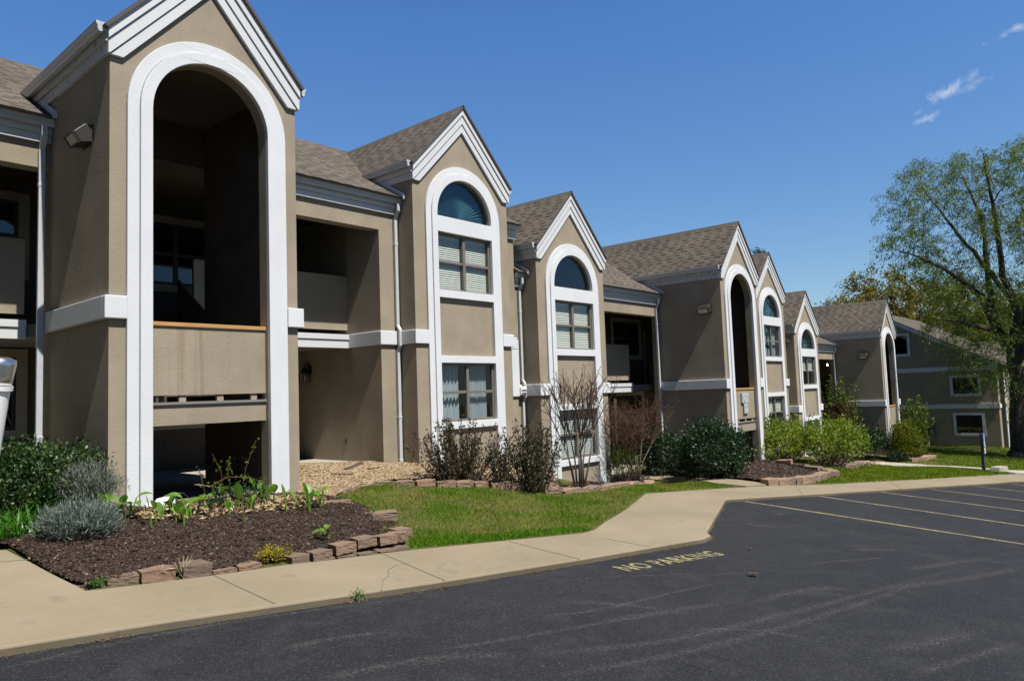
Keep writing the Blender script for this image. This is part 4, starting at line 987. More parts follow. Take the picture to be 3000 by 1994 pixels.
blockrow([z8(1025, 822), z8(960, 795), z8(840, 772), z8(760, 755), z8(640, 740)], None, 'raised block on the lawn side of the second mulch bed', 'stepped blocks of the second mulch bed', (.5, .28, .16), .06, .03, 'flip')
z9 = lambda x, y: (2250+x/4.9, 1100+y/4.9)
blockrow([z9(20, 1185), z9(300, 1215), z9(520, 1248), z9(700, 1280), z9(900, 1300)], None, 'low block edging the bed of the light green shrubs', 'edging of the green shrub bed', (.5, .3, .14), .0, .03)
blockrow([z9(930, 1305), z9(1060, 1318), z9(1250, 1330), z9(1450, 1290), z9(1640, 1260)], None, 'block in the low wall at the corner of the green shrub bed', 'low wall at the green shrub corner', (.5, .3, .17), .0, .03)
blockrow([z8(1500, 705), z8(1600, 712), z8(1680, 708), z8(1750, 690)], None, 'block in the ring wall below the yellow-green conifer', 'ring wall of the conifer bed', (.45, .3, .2), .0, .02)
blockrow([z8(1640, 640), z8(1710, 608)], None, 'block of the short wall near the meter boxes', 'short wall by the meters', (.5, .3, .3), .0, .02)
#%%ENDGROUND
#%%REST
# ------------------------------------------------------------------ far building behind the tree
newmat('post_green', (.04, .055, .05), .6)
def far_building():
    r = empty('apartment_building', (48, 0, 0), 'shaded apartment house with a long sloping roof behind the willow', 'apartment building')
    yf, yb = -2.38, 11.4; zb, ze = -6.6, -.78; yr = 4.5; zr = ze+(yr-yf)*.556
    w_ = MB(); w_.prism([(yf, zb), (yb, zb), (yb, ze-.15), (yr, zr-.15), (yf, ze-.15)], [], lambda y, z, t: (t, y, z), 0, .2); w_.build('end_wall', 'tan_stucco', r)
    MB().box(.201, .75, yf, yf+.2, zb, ze-.1).box(.75, 14, yf+.9, yf+1.1, zb, ze+.2).box(.75, .55, yf+.2, yf+1.1, zb, ze-.1).build('front_wall', 'tan_stucco', r)
    MB().box(1.6, 3.9, yf-.1, yf+.89, zb, ze-.1).build('window_bay', 'tan_stucco', r)
    MB().box(1.55, 1.85, yf-.16, yf-.101, zb, ze-.2).build('bay_trim', 'white_stucco', r); MB().box(3.6, 3.9, yf-.16, yf-.101, zb, ze-.2).build('bay_trim', 'white_stucco', r)
    for z in (-3.47, -1.13): MB().box(-.06, -.001, yf-.06, yb, z, z+.29).build('belt_band', 'white_stucco', r)
    MB().box(-.001, .75, yf-.06, yf-.001, -3.47, -3.18).build('belt_band', 'white_stucco', r)
    rk = MB(); rk.prism([(yf-.35, ze-.36), (yr, zr-.17), (yr, zr+.10), (yf-.35, ze-.09)], [], lambda y, z, t: (t, y, z), -.32, -.26); rk.build('rake_board', 'white_paint', r)
    L = math.hypot(yr-yf+.4, (yr-yf+.4)*.556)
    roof_face('main_roof', [(0, 0), (14.3, 0), (14.3, L), (0, L)], (-.34, yf-.4, ze-.09), (1, 0, 0), (0, 1, .556), r)
    roof_face('main_roof', [(0, 0), (14.3, 0), (14.3, L), (0, L)], (-.34, yb+.4, ze-.09), (1, 0, 0), (0, -1, .556), r)
    roof_face('wing_roof', [(0, 0), (22, 0), (22, 5.4), (0, 5.4)], (11, 9, -1.4), (0, -1, 0), (1, 0, .56), r)
    for (y0, y1, z0, z1) in ((-1.62, .08, -5.15, -3.72), (-1.55, .12, -2.72, -1.4), (2.2, 4.0, -.05, 1.45)):
        wf = MB().prism(rect(y0-.0, y1, z0, z1), [rect(y0+.16, y1-.16, z0+.16, z1-.16)], lambda y, z, t: (t, y, z), -.05, -.001).build('window', 'white_stucco', r)
        f = MB().prism(rect(y0+.16, y1-.16, z0+.16, z1-.16), [rect(y0+.22, (y0+y1)/2-.03, z0+.22, (z0+z1)/2-.02), rect((y0+y1)/2+.03, y1-.22, z0+.22, (z0+z1)/2-.02), rect(y0+.22, (y0+y1)/2-.03, (z0+z1)/2+.02, z1-.22), rect((y0+y1)/2+.03, y1-.22, (z0+z1)/2+.02, z1-.22)], lambda y, z, t: (t, y, z), -.03, -.0012)
        f.build('frame', 'dark_frame', wf); MB().box(-.012, -.006, y0+.2, y1-.2, z0+.2, z1-.2).build('pane', 'window_mirror', wf)
    downspout(r, 1.05, yf+.9, ze+.1, -5.85, [])
    return r
far_building()
def meterbox():
    p = on_x(2722, 1276, 47.99); r = empty('electric_meter_cabinet', (47.99, p[1], p[2]), 'grey meter cabinets with round meters on the shaded wall', 'meter box')
    MB().box(-.14, 0, -.42, -.02, .0, .95).build('cabinet', 'meter_grey', r, bev=.01); MB().box(-.12, 0, .02, .4, -.02, .6).build('cabinet', 'meter_grey', r, bev=.01); MB().box(-.13, 0, .45, .8, .3, 1.2).build('cabinet', 'meter_grey', r, bev=.01)
    for y, z in ((-.32, .75), (-.13, .75), (-.32, .5), (-.13, .5), (-.32, .25), (-.13, .25), (.62, 1.0), (.62, .75)):
        m_ = MB(); n = 12; vs = [(-.141, y+.06*math.cos(2*PI*i/n), z+.06*math.sin(2*PI*i/n)) for i in range(n)]+[(-.22, y+.05*math.cos(2*PI*i/n), z+.05*math.sin(2*PI*i/n)) for i in range(n)]
        m_.add(vs, [(i, (i+1) % n, (i+1) % n+n, i+n) for i in range(n)]+[tuple(range(n, 2*n))]); m_.build('meter', 'dark_metal', r)
    for y in (-.3, -.1, .2, .6): MB().tube([(-.05, y, 0), (-.05, y, -.8)], .03).build('conduit', 'meter_grey', r)
newmat('meter_grey', (.13, .135, .14), .5)
meterbox()

# ------------------------------------------------------------------ lamps, signs, small fixtures
def wall_pack(loc, label, sc=1.0):
    r = empty('wall_light', loc, label, 'wall light', 'flood lights on the tower side walls')
    r.scale = (sc,)*3
    P_ = lambda x, z, t: (x, t, z)
    MB().prism([(0, .13), (-.12, .13), (-.27, -.02), (-.17, -.17), (0, -.13)], [], P_, -.19, .19).build('housing', 'bronze_metal', r, bev=.012)
    a, b_ = Vector((-.276, 0, -.026)), Vector((-.179, 0, -.172)); n = Vector((-.83, 0, -.55))
    f = MB()
    for y0, y1, t0, t1 in ((-.185, .185, 0, .1), (-.185, .185, .9, 1), (-.185, -.155, .1, .9), (.155, .185, .1, .9)):
        p, q = a.lerp(b_, t0), a.lerp(b_, t1)
        f.add([tuple(p+Vector((0, y0, 0))+n*k) for k in (0, .02)]+[tuple(p+Vector((0, y1, 0))+n*k) for k in (.0, .02)]+[tuple(q+Vector((0, y0, 0))+n*k) for k in (0, .02)]+[tuple(q+Vector((0, y1, 0))+n*k) for k in (0, .02)],
              [(0, 1, 3, 2), (4, 6, 7, 5), (0, 4, 5, 1), (2, 3, 7, 6), (1, 5, 7, 3), (0, 2, 6, 4)])
    f.build('lens_frame', 'bronze_metal', r)
    p, q = a.lerp(b_, .1), a.lerp(b_, .9)
    MB().add([tuple(p+Vector((0, -.155, 0))+n*.008), tuple(p+Vector((0, .155, 0))+n*.008), tuple(q+Vector((0, .155, 0))+n*.008), tuple(q+Vector((0, -.155, 0))+n*.008)], [(0, 1, 2, 3)]).build('lens', 'lamp_glass', r)
    MB().box(-.02, 0, -.2, .2, -.16, .15).build('back_plate', 'bronze_metal', r)
    return r
wall_pack((-TW-.001, .70, 1.98), 'dark bronze flood light high on the shaded wall of the nearest tower', .85)
wall_pack((OFFB[0]-TW-.001, OFFB[1]+.50, OFFB[2]+1.98), 'flood light on the shaded side wall of the middle entry tower')
wall_pack((OFFC[0]-TW-.001, OFFC[1]+.76, OFFC[2]+2.02), 'flood light on the shaded side wall of the farthest entry tower')
def lantern(loc, label):
    r = empty('wall_lantern', loc, label, 'wall lantern')
    MB().box(-.02, 0, -.06, .06, -.02, .16).build('back_plate', 'dark_metal', r)
    MB().tube([(-.01, 0, .12), (-.06, 0, .2), (-.13, 0, .2), (-.15, 0, .13)], .012, 6).build('arm', 'dark_metal', r)
    MB().lathe([(.11, .0), (.05, .09), (.02, .13)], -.15, 0, 8).build('hood', 'dark_metal', r)
    c = MB()
    for a, b_ in ((-.08, -.08), (.08, -.08), (.08, .08), (-.08, .08)): c.box(-.15+a-.006, -.15+a+.006, b_-.006, b_+.006, -.2, 0)
    c.box(-.24, -.06, -.09, .09, -.21, -.2); c.build('cage', 'dark_metal', r)
    MB().lathe([(.02, -.19), (.03, -.12), (.015, -.05)], -.15, 0, 8).build('bulb', 'lamp_glass', r)
lantern((YS-.001, 4.75, -.95), 'black carriage lantern in the shaded ground-floor corridor')
MB_ = MB().box(-.006, 0, -.035, .035, -.06, .06)
ol = MB_.build('outlet_cover', 'aluminium', None, loc=(YS-.001, 3.45, -2.45)); tag(ol, 'small metal outlet cover low on the shaded corridor wall', 'outlet')
# lit bulb in the far corridor
pb_ = on_y(2424, 1070, OFFC[1]+3.9)
lb = empty('ceiling_lamp', tuple(pb_), 'small lit bulb glowing in the dark corridor of the farthest block', 'lamp')
MB().lathe([(.01, -.04), (.03, -.025), (.034, 0), (.025, .035), (.018, .1)], 0, 0, 12).build('bulb', 'lit_bulb', lb, smooth=True)
MB().lathe([(.07, .1), (.07, .14)], 0, 0, 12).build('base', 'plastic_white', lb)
def text_mesh(body, size, mat, parent, loc, rot, name='lettering', depth=.004, align='CENTER'):
    c = bpy.data.curves.new(name, 'FONT'); c.body = body; c.size = size; c.align_x = align; c.align_y = 'CENTER'; c.extrude = depth/2
    o = bpy.data.objects.new(name, c); COL.objects.link(o); bpy.context.view_layer.update()
    me = bpy.data.meshes.new_from_object(o.evaluated_get(bpy.context.evaluated_depsgraph_get())); bpy.data.objects.remove(o); bpy.data.curves.remove(c)
    me.materials.clear(); me.materials.append(MATS[mat]); q = bpy.data.objects.new(name, me); COL.objects.link(q); q.parent = parent; q.location = loc; q.rotation_euler = rot
    return q
newmat('sign_face', (.36, .39, .40), .6); newmat('sign_letter', (.62, .64, .64), .5); newmat('sign_blue', (.12, .24, .56), .5)
p_ = on_y(2182, 1170, OFFB[1]+.05)
sg = empty('building_sign', (OFFB[0]+.05, OFFB[1]+.055, OFFB[2]-.86), 'pale two-tier plaque with a round number on the railing of the middle entry', 'sign')
MB().box(-.27, .27, -.05, 0, -.10, .22).build('plaque', 'sign_face', sg, bev=.01); MB().box(-.14, .16, -.05, 0, -.43, -.101).build('plaque', 'sign_face', sg, bev=.01)
text_mesh('BUILDING', .105, 'sign_letter', sg, (0, -.052, .145), (R(90), 0, 0))
text_mesh('43', .15, 'plastic_white', sg, (0, -.056, -.0), (R(90), 0, 0))
ring = MB(); n = 24; ring.prism([(.1*math.cos(2*PI*i/n), .1*math.sin(2*PI*i/n)) for i in range(n)], [[(.088*math.cos(2*PI*i/n), .088*math.sin(2*PI*i/n)) for i in range(n)]], lambda a, b_, t: (a, t, b_), -.058, -.0505); ring.build('number_ring', 'sign_letter', sg, loc=(0, 0, .0))
text_mesh('UNITS', .075, 'sign_letter', sg, (.01, -.052, -.19), (R(90), 0, 0)); text_mesh('353', .13, 'plastic_white', sg, (.01, -.052, -.32), (R(90), 0, 0))
# accessible parking post
bp = on_t(2883, 1379); s0 = empty('sign_post', tuple(bp), 'short dark post with a blue and white accessible parking sign', 'sign post')
MB().box(-.055, .055, -.05, .05, -.2, 1.35).build('post', 'post_green', s0, bev=.008)
pl_ = MB().box(-.06, .20, -.075, -.0505, .62, 1.36).build('sign_panel', 'sign_blue', s0)
MB().box(-.06, .14, -.078, -.0751, .64, .83).build('sign_band', 'plastic_white', pl_)
text_mesh('RESERVED', .042, 'plastic_white', pl_, (.04, -.079, 1.28), (R(90), 0, 0)); text_mesh('PARKING', .048, 'plastic_white', pl_, (.04, -.079, 1.21), (R(90), 0, 0))
sy = MB(); sy.tube([(.03, -.079, 1.10), (.03, -.079, .99), (.085, -.079, .98), (.10, -.079, .90)], .011, 6); n = 14
sy.tube([(.03+.07*math.cos(a), -.079, .95+.07*math.sin(a)) for a in np.linspace(1.9, 5.9, n)], .009, 6); sy.lathe([(.004, 1.115), (.018, 1.13), (.004, 1.145)], .03, -.079, 8); sy.build('wheelchair_symbol', 'plastic_white', pl_)
text_mesh('VAN', .05, 'sign_blue', pl_, (.04, -.079, .735), (R(90), 0, 0))
cb = on_t(2928, 1382); o = MB(); o.prism([(-.42, 0), (.42, 0), (.36, .2), (-.36, .2)], [], lambda a, b_, t: (a, t, b_), -.16, .16)
o = o.build('wheel_stop', 'concrete_pale', bev=.02); o.location = tuple(cb); o.rotation_euler = (0, .02, -.2); tag(o, 'pale concrete wheel stop block on the grass beside the blue sign post', 'wheel stop')
# leaning white post with an aluminium cap at the left edge
bp = on_t(-98, 1650); r = empty('utility_post', tuple(bp), 'leaning white post with a shiny aluminium cap at the left edge', 'post')
ax = Vector((RT[0], RT[1], 0)).normalized(); tilt = math.radians(7.6)
up_ = (Vector((0, 0, 1))*math.cos(tilt)+ax*math.sin(tilt)).normalized(); r.rotation_euler = up_.to_track_quat('Z', 'Y').to_euler()
d_ = float(np.dot(np.array(bp)-CAM, FW)); k = d_/FPX
Hh = 510*k; rr = 46*k
MB().lathe([(rr*.80, -.1), (rr*.98, Hh-.03), (rr*.98, Hh)], 0, 0, 28).build('shaft', 'plastic_white', r, smooth=False)
MB().lathe([(rr*1.12, Hh), (rr*1.12, Hh+14*k)], 0, 0, 28).build('collar', 'plastic_white', r)
MB().lathe([(rr*1.03, Hh+16*k), (rr*1.06, Hh+40*k), (rr*1.12, Hh+75*k), (rr*1.10, Hh+92*k), (rr*.7, Hh+100*k)], 0, 0, 32).build('cap', 'aluminium', r, smooth=True)
MB().tube([(rr*1.1, 0, Hh+22*k), (rr*1.1+14*k, 0, Hh+24*k)], 1.6*k, 6).build('pin', 'aluminium', r)
for o in r.children:
    if o.name.startswith(('shaft', 'collar')):
        o.data.polygons.foreach_set('use_smooth', [True]*len(o.data.polygons)); o.data.set_sharp_from_angle(angle=R(40))
# flood lamp on the ground
fp = on_t(486, 1492); r = empty('ground_floodlight', (fp[0], fp[1], fp[2]+.06), 'white bullet flood light lying on the mulch at the foot of the arch', 'flood light', rz=-.15)
def loft_x(mb, secs):
    vs = []; n = len(secs[0][1])
    for x, pr in secs: vs += [(x, a, b_) for a, b_ in pr]
    fs = [(i*n+j, i*n+(j+1) % n, (i+1)*n+(j+1) % n, (i+1)*n+j) for i in range(len(secs)-1) for j in range(n)]
    fs += [tuple(reversed(range(n))), tuple(range((len(secs)-1)*n, len(secs)*n))]; return mb.add(vs, fs)
def oct_(w_, h): return [(w_*math.cos(2*PI*i/14), h*math.sin(2*PI*i/14)*(1 if math.sin(2*PI*i/14) > 0 else .8)) for i in range(14)]
loft_x(MB(), [(-.13, oct_(.04, .05)), (-.10, oct_(.065, .085)), (.0, oct_(.075, .10)), (.09, oct_(.075, .095))]).build('head', 'plastic_white', r, smooth=True)
loft_x(MB(), [(.09, oct_(.07, .085)), (.13, oct_(.06, .07))]).build('lens_rim', 'black_rubber', r)
loft_x(MB(), [(-.23, oct_(.04, .04)), (-.21, oct_(.055, .045)), (-.14, oct_(.055, .045)), (-.131, oct_(.03, .03))]).build('base', 'plastic_white', r, smooth=True)
MB().tube([(-.05, .1, .05), (.1, .16, .12), (.25, .15, .1), (.33, .12, 0), (.34, .1, -.06)], .005, 5).build('cable', 'black_rubber', r)
# dryer vents beside the stepped belts of the far blocks
for (bx, by_, bz_), nm in ((OFFB, 'white hooded dryer vent beside the downspout near the bare shrub'), (OFFC, 'white hooded dryer vent above the light green shrubs')):
    p = (bx-BX-BW-.20, by_+RY-.06, bz_-.36)
    v_ = empty('dryer_vent', p, nm, 'vent')
    MB().box(-.11, .11, -.12, 0, -.09, .11).build('hood', 'plastic_white', v_, bev=.012)
    MB().box(-.09, .09, -.125, -.1201, -.07, -.03).box(-.09, .09, -.125, -.1201, 0, .04).build('louvre', 'meter_grey', v_)
# pipes lying on the gravel, and small litter on the asphalt
for pts, lb_ in (([z4(510, 1410), z4(570, 1385), z4(622, 1362)], 'black corrugated drain pipe end sticking out of the gravel'), ([z4(670, 1402), z4(745, 1396)], 'short black hose piece on the gravel under the downspout'), ([z4(410, 1437), z4(480, 1445), z4(570, 1438)], 'long dark stick lying across the gravel')):
    P_ = [on_t(u, v) for u, v in pts]; o = MB().tube([(p[0], p[1], p[2]+.05) for p in P_], [.03, .035, .045][:len(P_)] if len(P_) == 3 and 'pipe' in lb_ else .014, 8).build('drain_pipe' if 'pipe' in lb_ or 'hose' in lb_ else 'stick', 'black_rubber' if 'stick' not in lb_ else 'brown_board'); tag(o, lb_, 'pipe' if 'stick' not in lb_ else 'stick')
def leafcurl(u, v, s, mat, label):
    p = on_plane(u, v); vs = []; fs = []; n = 5
    for i in range(n):
        for j in range(4): vs.append(((i/(n-1)-.5)*s*(1-.5*abs(j/3-.5)), (j/3-.5)*s*.8, .01+.25*s*(abs(i/(n-1)-.5)+abs(j/3-.5))+random.uniform(0, .01)))
    for i in range(n-1):
        for j in range(3): fs.append((i*4+j, i*4+j+1, i*4+j+5, i*4+j+4))
    o = MB().add(vs, fs).build('fallen_leaf', mat); o.location = (p[0], p[1], p[2]+.004); o.rotation_euler = (0, 0, random.uniform(0, 6)); tag(o, label, 'leaf')

# ------------------------------------------------------------------ plants
island('leaf_holly', [(0, (.012, .035, .010)), (.5, (.025, .06, .014)), (.85, (.05, .095, .02)), (1, (.12, .15, .035))], .45, .12, .4)
island('leaf_dark', [(0, (.010, .028, .012)), (.5, (.018, .045, .018)), (.9, (.04, .075, .03)), (1, (.06, .10, .04))], .5, .12, .35)
island('leaf_blade', [(0, (.03, .13, .010)), (.5, (.06, .20, .018)), (1, (.12, .28, .035))], .4, .35, .5)
island('leaf_hosta', [(0, (.10, .22, .03)), (.5, (.16, .32, .045)), (1, (.24, .40, .07))], .4, .45, .5)
island('leaf_grey', [(0, (.09, .105, .085)), (.5, (.15, .17, .145)), (1, (.23, .24, .20))], .8, .1)
island('leaf_lavender', [(0, (.07, .10, .085)), (.5, (.14, .18, .155)), (1, (.26, .30, .26))], .8, .1)
island('leaf_brown', [(0, (.035, .025, .018)), (.45, (.07, .05, .032)), (.75, (.055, .06, .025)), (1, (.13, .10, .06))], .6, .15)
island('leaf_bronze', [(0, (.03, .035, .015)), (.5, (.06, .06, .028)), (.8, (.085, .06, .04)), (1, (.10, .11, .04))], .5, .15)
island('leaf_spring', [(0, (.09, .15, .015)), (.5, (.17, .24, .028)), (.85, (.26, .31, .055)), (1, (.34, .33, .12))], .8, .4, .12)
island('leaf_olive', [(0, (.05, .09, .012)), (.5, (.10, .15, .02)), (1, (.17, .20, .035))], .5, .35)
island('leaf_rust', [(0, (.06, .03, .015)), (.5, (.11, .055, .026)), (1, (.17, .10, .05))], .7, .2)
island('leaf_gold', [(0, (.06, .09, .008)), (.5, (.13, .16, .012)), (1, (.24, .24, .02))], .5, .3)
island('leaf_yellow', [(0, (.18, .18, .02)), (.5, (.32, .28, .02)), (1, (.45, .36, .03))], .5, .3)
island('leaf_willow', [(0, (.05, .10, .014)), (.5, (.11, .175, .025)), (.85, (.19, .235, .035)), (1, (.27, .28, .05))], .5, .45)
island('leaf_orange', [(0, (.12, .09, .018)), (.5, (.20, .16, .03)), (1, (.22, .23, .05))], .6, .35)
island('leaf_conifer', [(0, (.008, .03, .014)), (.6, (.018, .055, .024)), (1, (.035, .08, .035))], .6, .1)
island('leaf_woods', [(0, (.02, .04, .012)), (.6, (.05, .075, .02)), (1, (.11, .11, .03))], .7, .2)
island('seed_head', [(0, (.07, .035, .02)), (1, (.14, .075, .04))], .8)
newmat('twig_grey', (.11, .09, .07), .9); newmat('twig_brown', (.055, .035, .024), .9); newmat('twig_tan', (.20, .155, .10), .9); newmat('twig_rust', (.075, .04, .026), .9)
m, t, b = newmat('bark', (.05, .042, .036), .95); v = coords(t)
t.links.new(ramp(t, noise(t, mapping(t, v, (6, 6, 1)), 2.2, 6, .7), [(.3, (.024, .02, .017)), (.7, (.085, .072, .06))]), b.inputs['Base Color']); bump(t, b, noise(t, mapping(t, v, (7, 7, 1)), 2.2, 6, .7), 1, .05)
def lumps(rng, k=9):
    d = rng.normal(0, 1, (k, 3)); d /= np.linalg.norm(d, axis=1, keepdims=True); a = rng.uniform(-.16, .26, k)
    return lambda q: 1+(np.exp(-8*(1-np.clip(q@d.T, -1, 1)))*a).sum(1)
def bush(name, label, cat, px, rad, n, L, mat, stem=('twig_brown', 40), clumps=60, spread=.11, ar=.5, up=.5, seed=0, low=-.15, group=None, shell=.45, flat=0.0, z0=None):
    """leafy shrub: an Empty with foliage and stems; rad = (rx, ry, height)"""
    rng = np.random.default_rng(seed+100); p = on_t(*px) if len(px) == 2 else np.array(px)
    r = empty(name, tuple(p), label, cat, group); rx, ry, hz = rad; lf = lumps(rng)
    q = rng.normal(0, 1, (clumps*3, 3)); q /= np.linalg.norm(q, axis=1, keepdims=True); q = q[q[:, 2] > low][:clumps]
    rr = rng.uniform(shell, 1, len(q))**.6*lf(q)
    C_ = q*rr[:, None]*np.array([rx, ry, hz*.55])+np.array([0, 0, hz*.45])
    C_[:, 2] = np.maximum(C_[:, 2], .04)
    ci = rng.integers(0, len(C_), n); P_ = C_[ci]+rng.normal(0, spread, (n, 3)); P_[:, 2] = np.maximum(P_[:, 2], .01)
    O_ = P_-np.array([0, 0, hz*.3]); O_ /= np.linalg.norm(O_, axis=1, keepdims=True)
    D = O_*.8+rng.normal(0, .7, (n, 3))+np.array([0, 0, up]); D /= np.linalg.norm(D, axis=1, keepdims=True)
    Nn = rng.normal(0, .6, (n, 3))+O_*.6+np.array([0, 0, .5]); ln = rng.uniform(.6, 1.25, n)*L
    V, F = leaf_quads(P_, D, Nn, ln, ln*ar); mesh_np('foliage', V, F, mat, r)
    if stem and stem[1]:
        mb = MB()
        for i in range(stem[1]):
            c = C_[rng.integers(0, len(C_))]; b0 = np.array([rng.normal(0, rx*.15), rng.normal(0, ry*.15), -.03]); mid = b0*.4+c*.6+np.array([0, 0, -.1*hz])+rng.normal(0, .03, 3)
            mb.tube([b0, mid*.5+b0*.5, mid, c], [.010*hz+.003, .007*hz+.003, .004*hz+.002, .002], 4, False)
        mb.build('stem', stem[0], r)
    return r
bush('holly_bush', 'rounded glossy dark green bush at the left edge beside the downspout', 'bush', (48, 1500), (.80, .70, .74), 16000, .05, 'leaf_holly', ('twig_brown', 20), 280, .07, .6, .3, 1, -.7)
bush('grey_shrub', 'sparse silvery grey shrub against the foot of the nearest tower', 'shrub', (262, 1508), (.30, .26, .55), 5200, .075, 'leaf_grey', ('twig_grey', 60), 90, .06, .10, 1.4, 2)
bush('lavender_bush', 'low blue-grey lavender mound in the mulch beside the strap leaves', 'shrub', (228, 1590), (.36, .30, .36), 9000, .07, 'leaf_lavender', ('twig_grey', 40), 130, .05, .10, 1.1, 3)
# strap-leaved clump (day lilies)
def arch_blade(rng, base, ang, ln, wd, lean):
    vs = []; n = 6
    d = np.array([math.cos(ang), math.sin(ang), 0]); s = np.array([-d[1], d[0], 0])
    for i in range(n+1):
        t_ = i/n; out_ = lean*(t_**1.7)*ln; up = ln*(t_-.55*lean*t_**3.0)
        c = base+d*out_+np.array([0, 0, up]); w_ = wd*(1-t_**2.2)*.5+.001
        vs += [tuple(c-s*w_+np.array([0, 0, w_*.5])), tuple(c+s*w_+np.array([0, 0, w_*.5]))]
    return vs, [(2*i, 2*i+1, 2*i+3, 2*i+2) for i in range(n)]
def strap_clump(label, spots, n, ln, seed, mat='leaf_blade'):
    rng = np.random.default_rng(seed); p0 = on_t(*spots[0]); r = empty('daylily_clump', tuple(p0), label, 'plant'); mb = MB()
    for sp in spots:
        p = on_t(*sp)-p0
        for _ in range(n):
            l = rng.uniform(.55, 1.1)*ln
            mb.add(*arch_blade(rng, p+np.array([rng.normal(0, .10), rng.normal(0, .08), -.02]), rng.uniform(0, 6.28), l, rng.uniform(.014, .026), rng.uniform(.25, .95)))
    mb.build('strap_leaves', mat, r, smooth=True)
strap_clump('dense clump of bright green strap leaves at the left edge', [(20, 1592), (80, 1585), (140, 1560), (-50, 1600), (40, 1550), (110, 1535), (175, 1520), (-20, 1565)], 46, .42, 5)
# hostas
def hosta_leaf(rng, mb, base, ang, ln, wd, lean, fold=.35):
    d = np.array([math.cos(ang), math.sin(ang), 0]); s = np.array([-d[1], d[0], 0]); n = 8; vs = []; st = ln*rng.uniform(.5, .9)
    sx = d*lean*.35*st; b1 = base+sx+np.array([0, 0, st])
    mb.tube([base, base+sx*.4+np.array([0, 0, st*.5]), b1], [.006, .005, .004], 5, False)
    for i in range(n+1):
        t_ = i/n; prof = math.sin(PI*min(1, t_**.75*.97+.02))
        c = b1+d*ln*t_*lean+np.array([0, 0, ln*(t_*(1.15-lean)-.45*lean*t_*t_)])
        for k in (-1, -.5, 0, .5, 1): vs.append(tuple(c+s*wd*.5*prof*k+np.array([0, 0, abs(k)*fold*wd*prof*.6])))
    k0 = len(mb.v); mb.v += vs
    for i in range(n):
        for k in range(4): mb.f.append((k0+i*5+k, k0+i*5+k+1, k0+(i+1)*5+k+1, k0+(i+1)*5+k))
def hosta_mesh(seed, nl, ln, wd, upright):
    rng = np.random.default_rng(seed); mb = MB(); a0 = rng.uniform(0, 6)
    for i in range(nl): hosta_leaf(rng, mb, np.array([rng.normal(0, .012), rng.normal(0, .012), -.01]), a0+i*2.4+rng.normal(0, .3), ln*rng.uniform(.75, 1.15), wd*rng.uniform(.8, 1.1), rng.uniform(*upright))
    o = mb.build('hosta', 'leaf_hosta', smooth=True); return o
protos = [hosta_mesh(1, 2, .13, .06, (.15, .5)), hosta_mesh(2, 3, .12, .055, (.2, .7)), hosta_mesh(3, 1, .16, .06, (.1, .3)), hosta_mesh(4, 4, .15, .075, (.3, .85)), hosta_mesh(5, 3, .14, .05, (.1, .4))]
HS = [(600, 300, 1), (640, 300, 1), (690, 292, 3), (772, 345, 2), (838, 318, 4), (865, 300, 0), (945, 322, 1), (972, 338, 0), (1100, 262, 0), (1138, 250, 2), (1250, 262, 2), (1216, 300, 0), (1283, 330, 2), (1335, 268, 0), (1372, 205, 4), (1452, 225, 0), (1505, 262, 2), (1655, 262, 4), (1712, 240, 3), (1640, 250, 1), (560, 285, 0), (905, 285, 1), (1180, 235, 0), (1410, 240, 2), (1580, 250, 0)]
used = set()
for x, y, k in HS:
    p = on_t(*z2(x, y), .04); o = protos[k] if k not in used else protos[k].copy()
    if k in used: COL.objects.link(o)
    used.add(k); o.location = tuple(p); o.rotation_euler = (0, 0, random.uniform(0, 6.3)); o.scale = (random.uniform(1.45, 2.1),)*3
    tag(o, 'young green hosta shoot in the row across the back of the front mulch bed', 'hosta', 'hosta shoots in a row')
for (x, y, sc_, lb_) in ((1012, 300, 2.0, 'tall hosta with two broad wing-like leaves below the dark opening'), (1735, 418, 1.15, 'lone hosta with rounded leaves near the right corner of the mulch bed'), (1692, 365, .8, 'narrow rolled hosta shoot left of the lone rounded hosta'), (1812, 372, .85, 'narrow hosta shoot right of the lone rounded hosta')):
    o = protos[3 if sc_ > 1 else 2].copy(); COL.objects.link(o); p = on_t(*z2(x, y), .04); o.location = tuple(p); o.scale = (sc_,)*3; o.rotation_euler = (0, 0, .6 if sc_ > 1.5 else 2.2)
    for kk in ('group',):
        if kk in o: del o[kk]
    tag(o, lb_, 'hosta')
# dry leaves among the hostas
DL = pt_([z2(720, 330), z2(900, 345), z2(1150, 330), z2(1300, 300), z2(1750, 262), z2(1720, 215), z2(1350, 205), z2(1000, 255), z2(740, 290)])
n = 1500; P2 = scatter(DL, n); D = rand_dirs(n); D[:, 2] = np.abs(D[:, 2])*.5; ln = RNG.uniform(.04, .11, n)
V_, F_ = leaf_quads(np.column_stack([P2, T(P2[:, 0], P2[:, 1])+.06]), D, rand_dirs(n, .8), ln, ln*.35); mesh_np('dry_leaves', V_, F_, 'dry_leaf', kind='stuff')
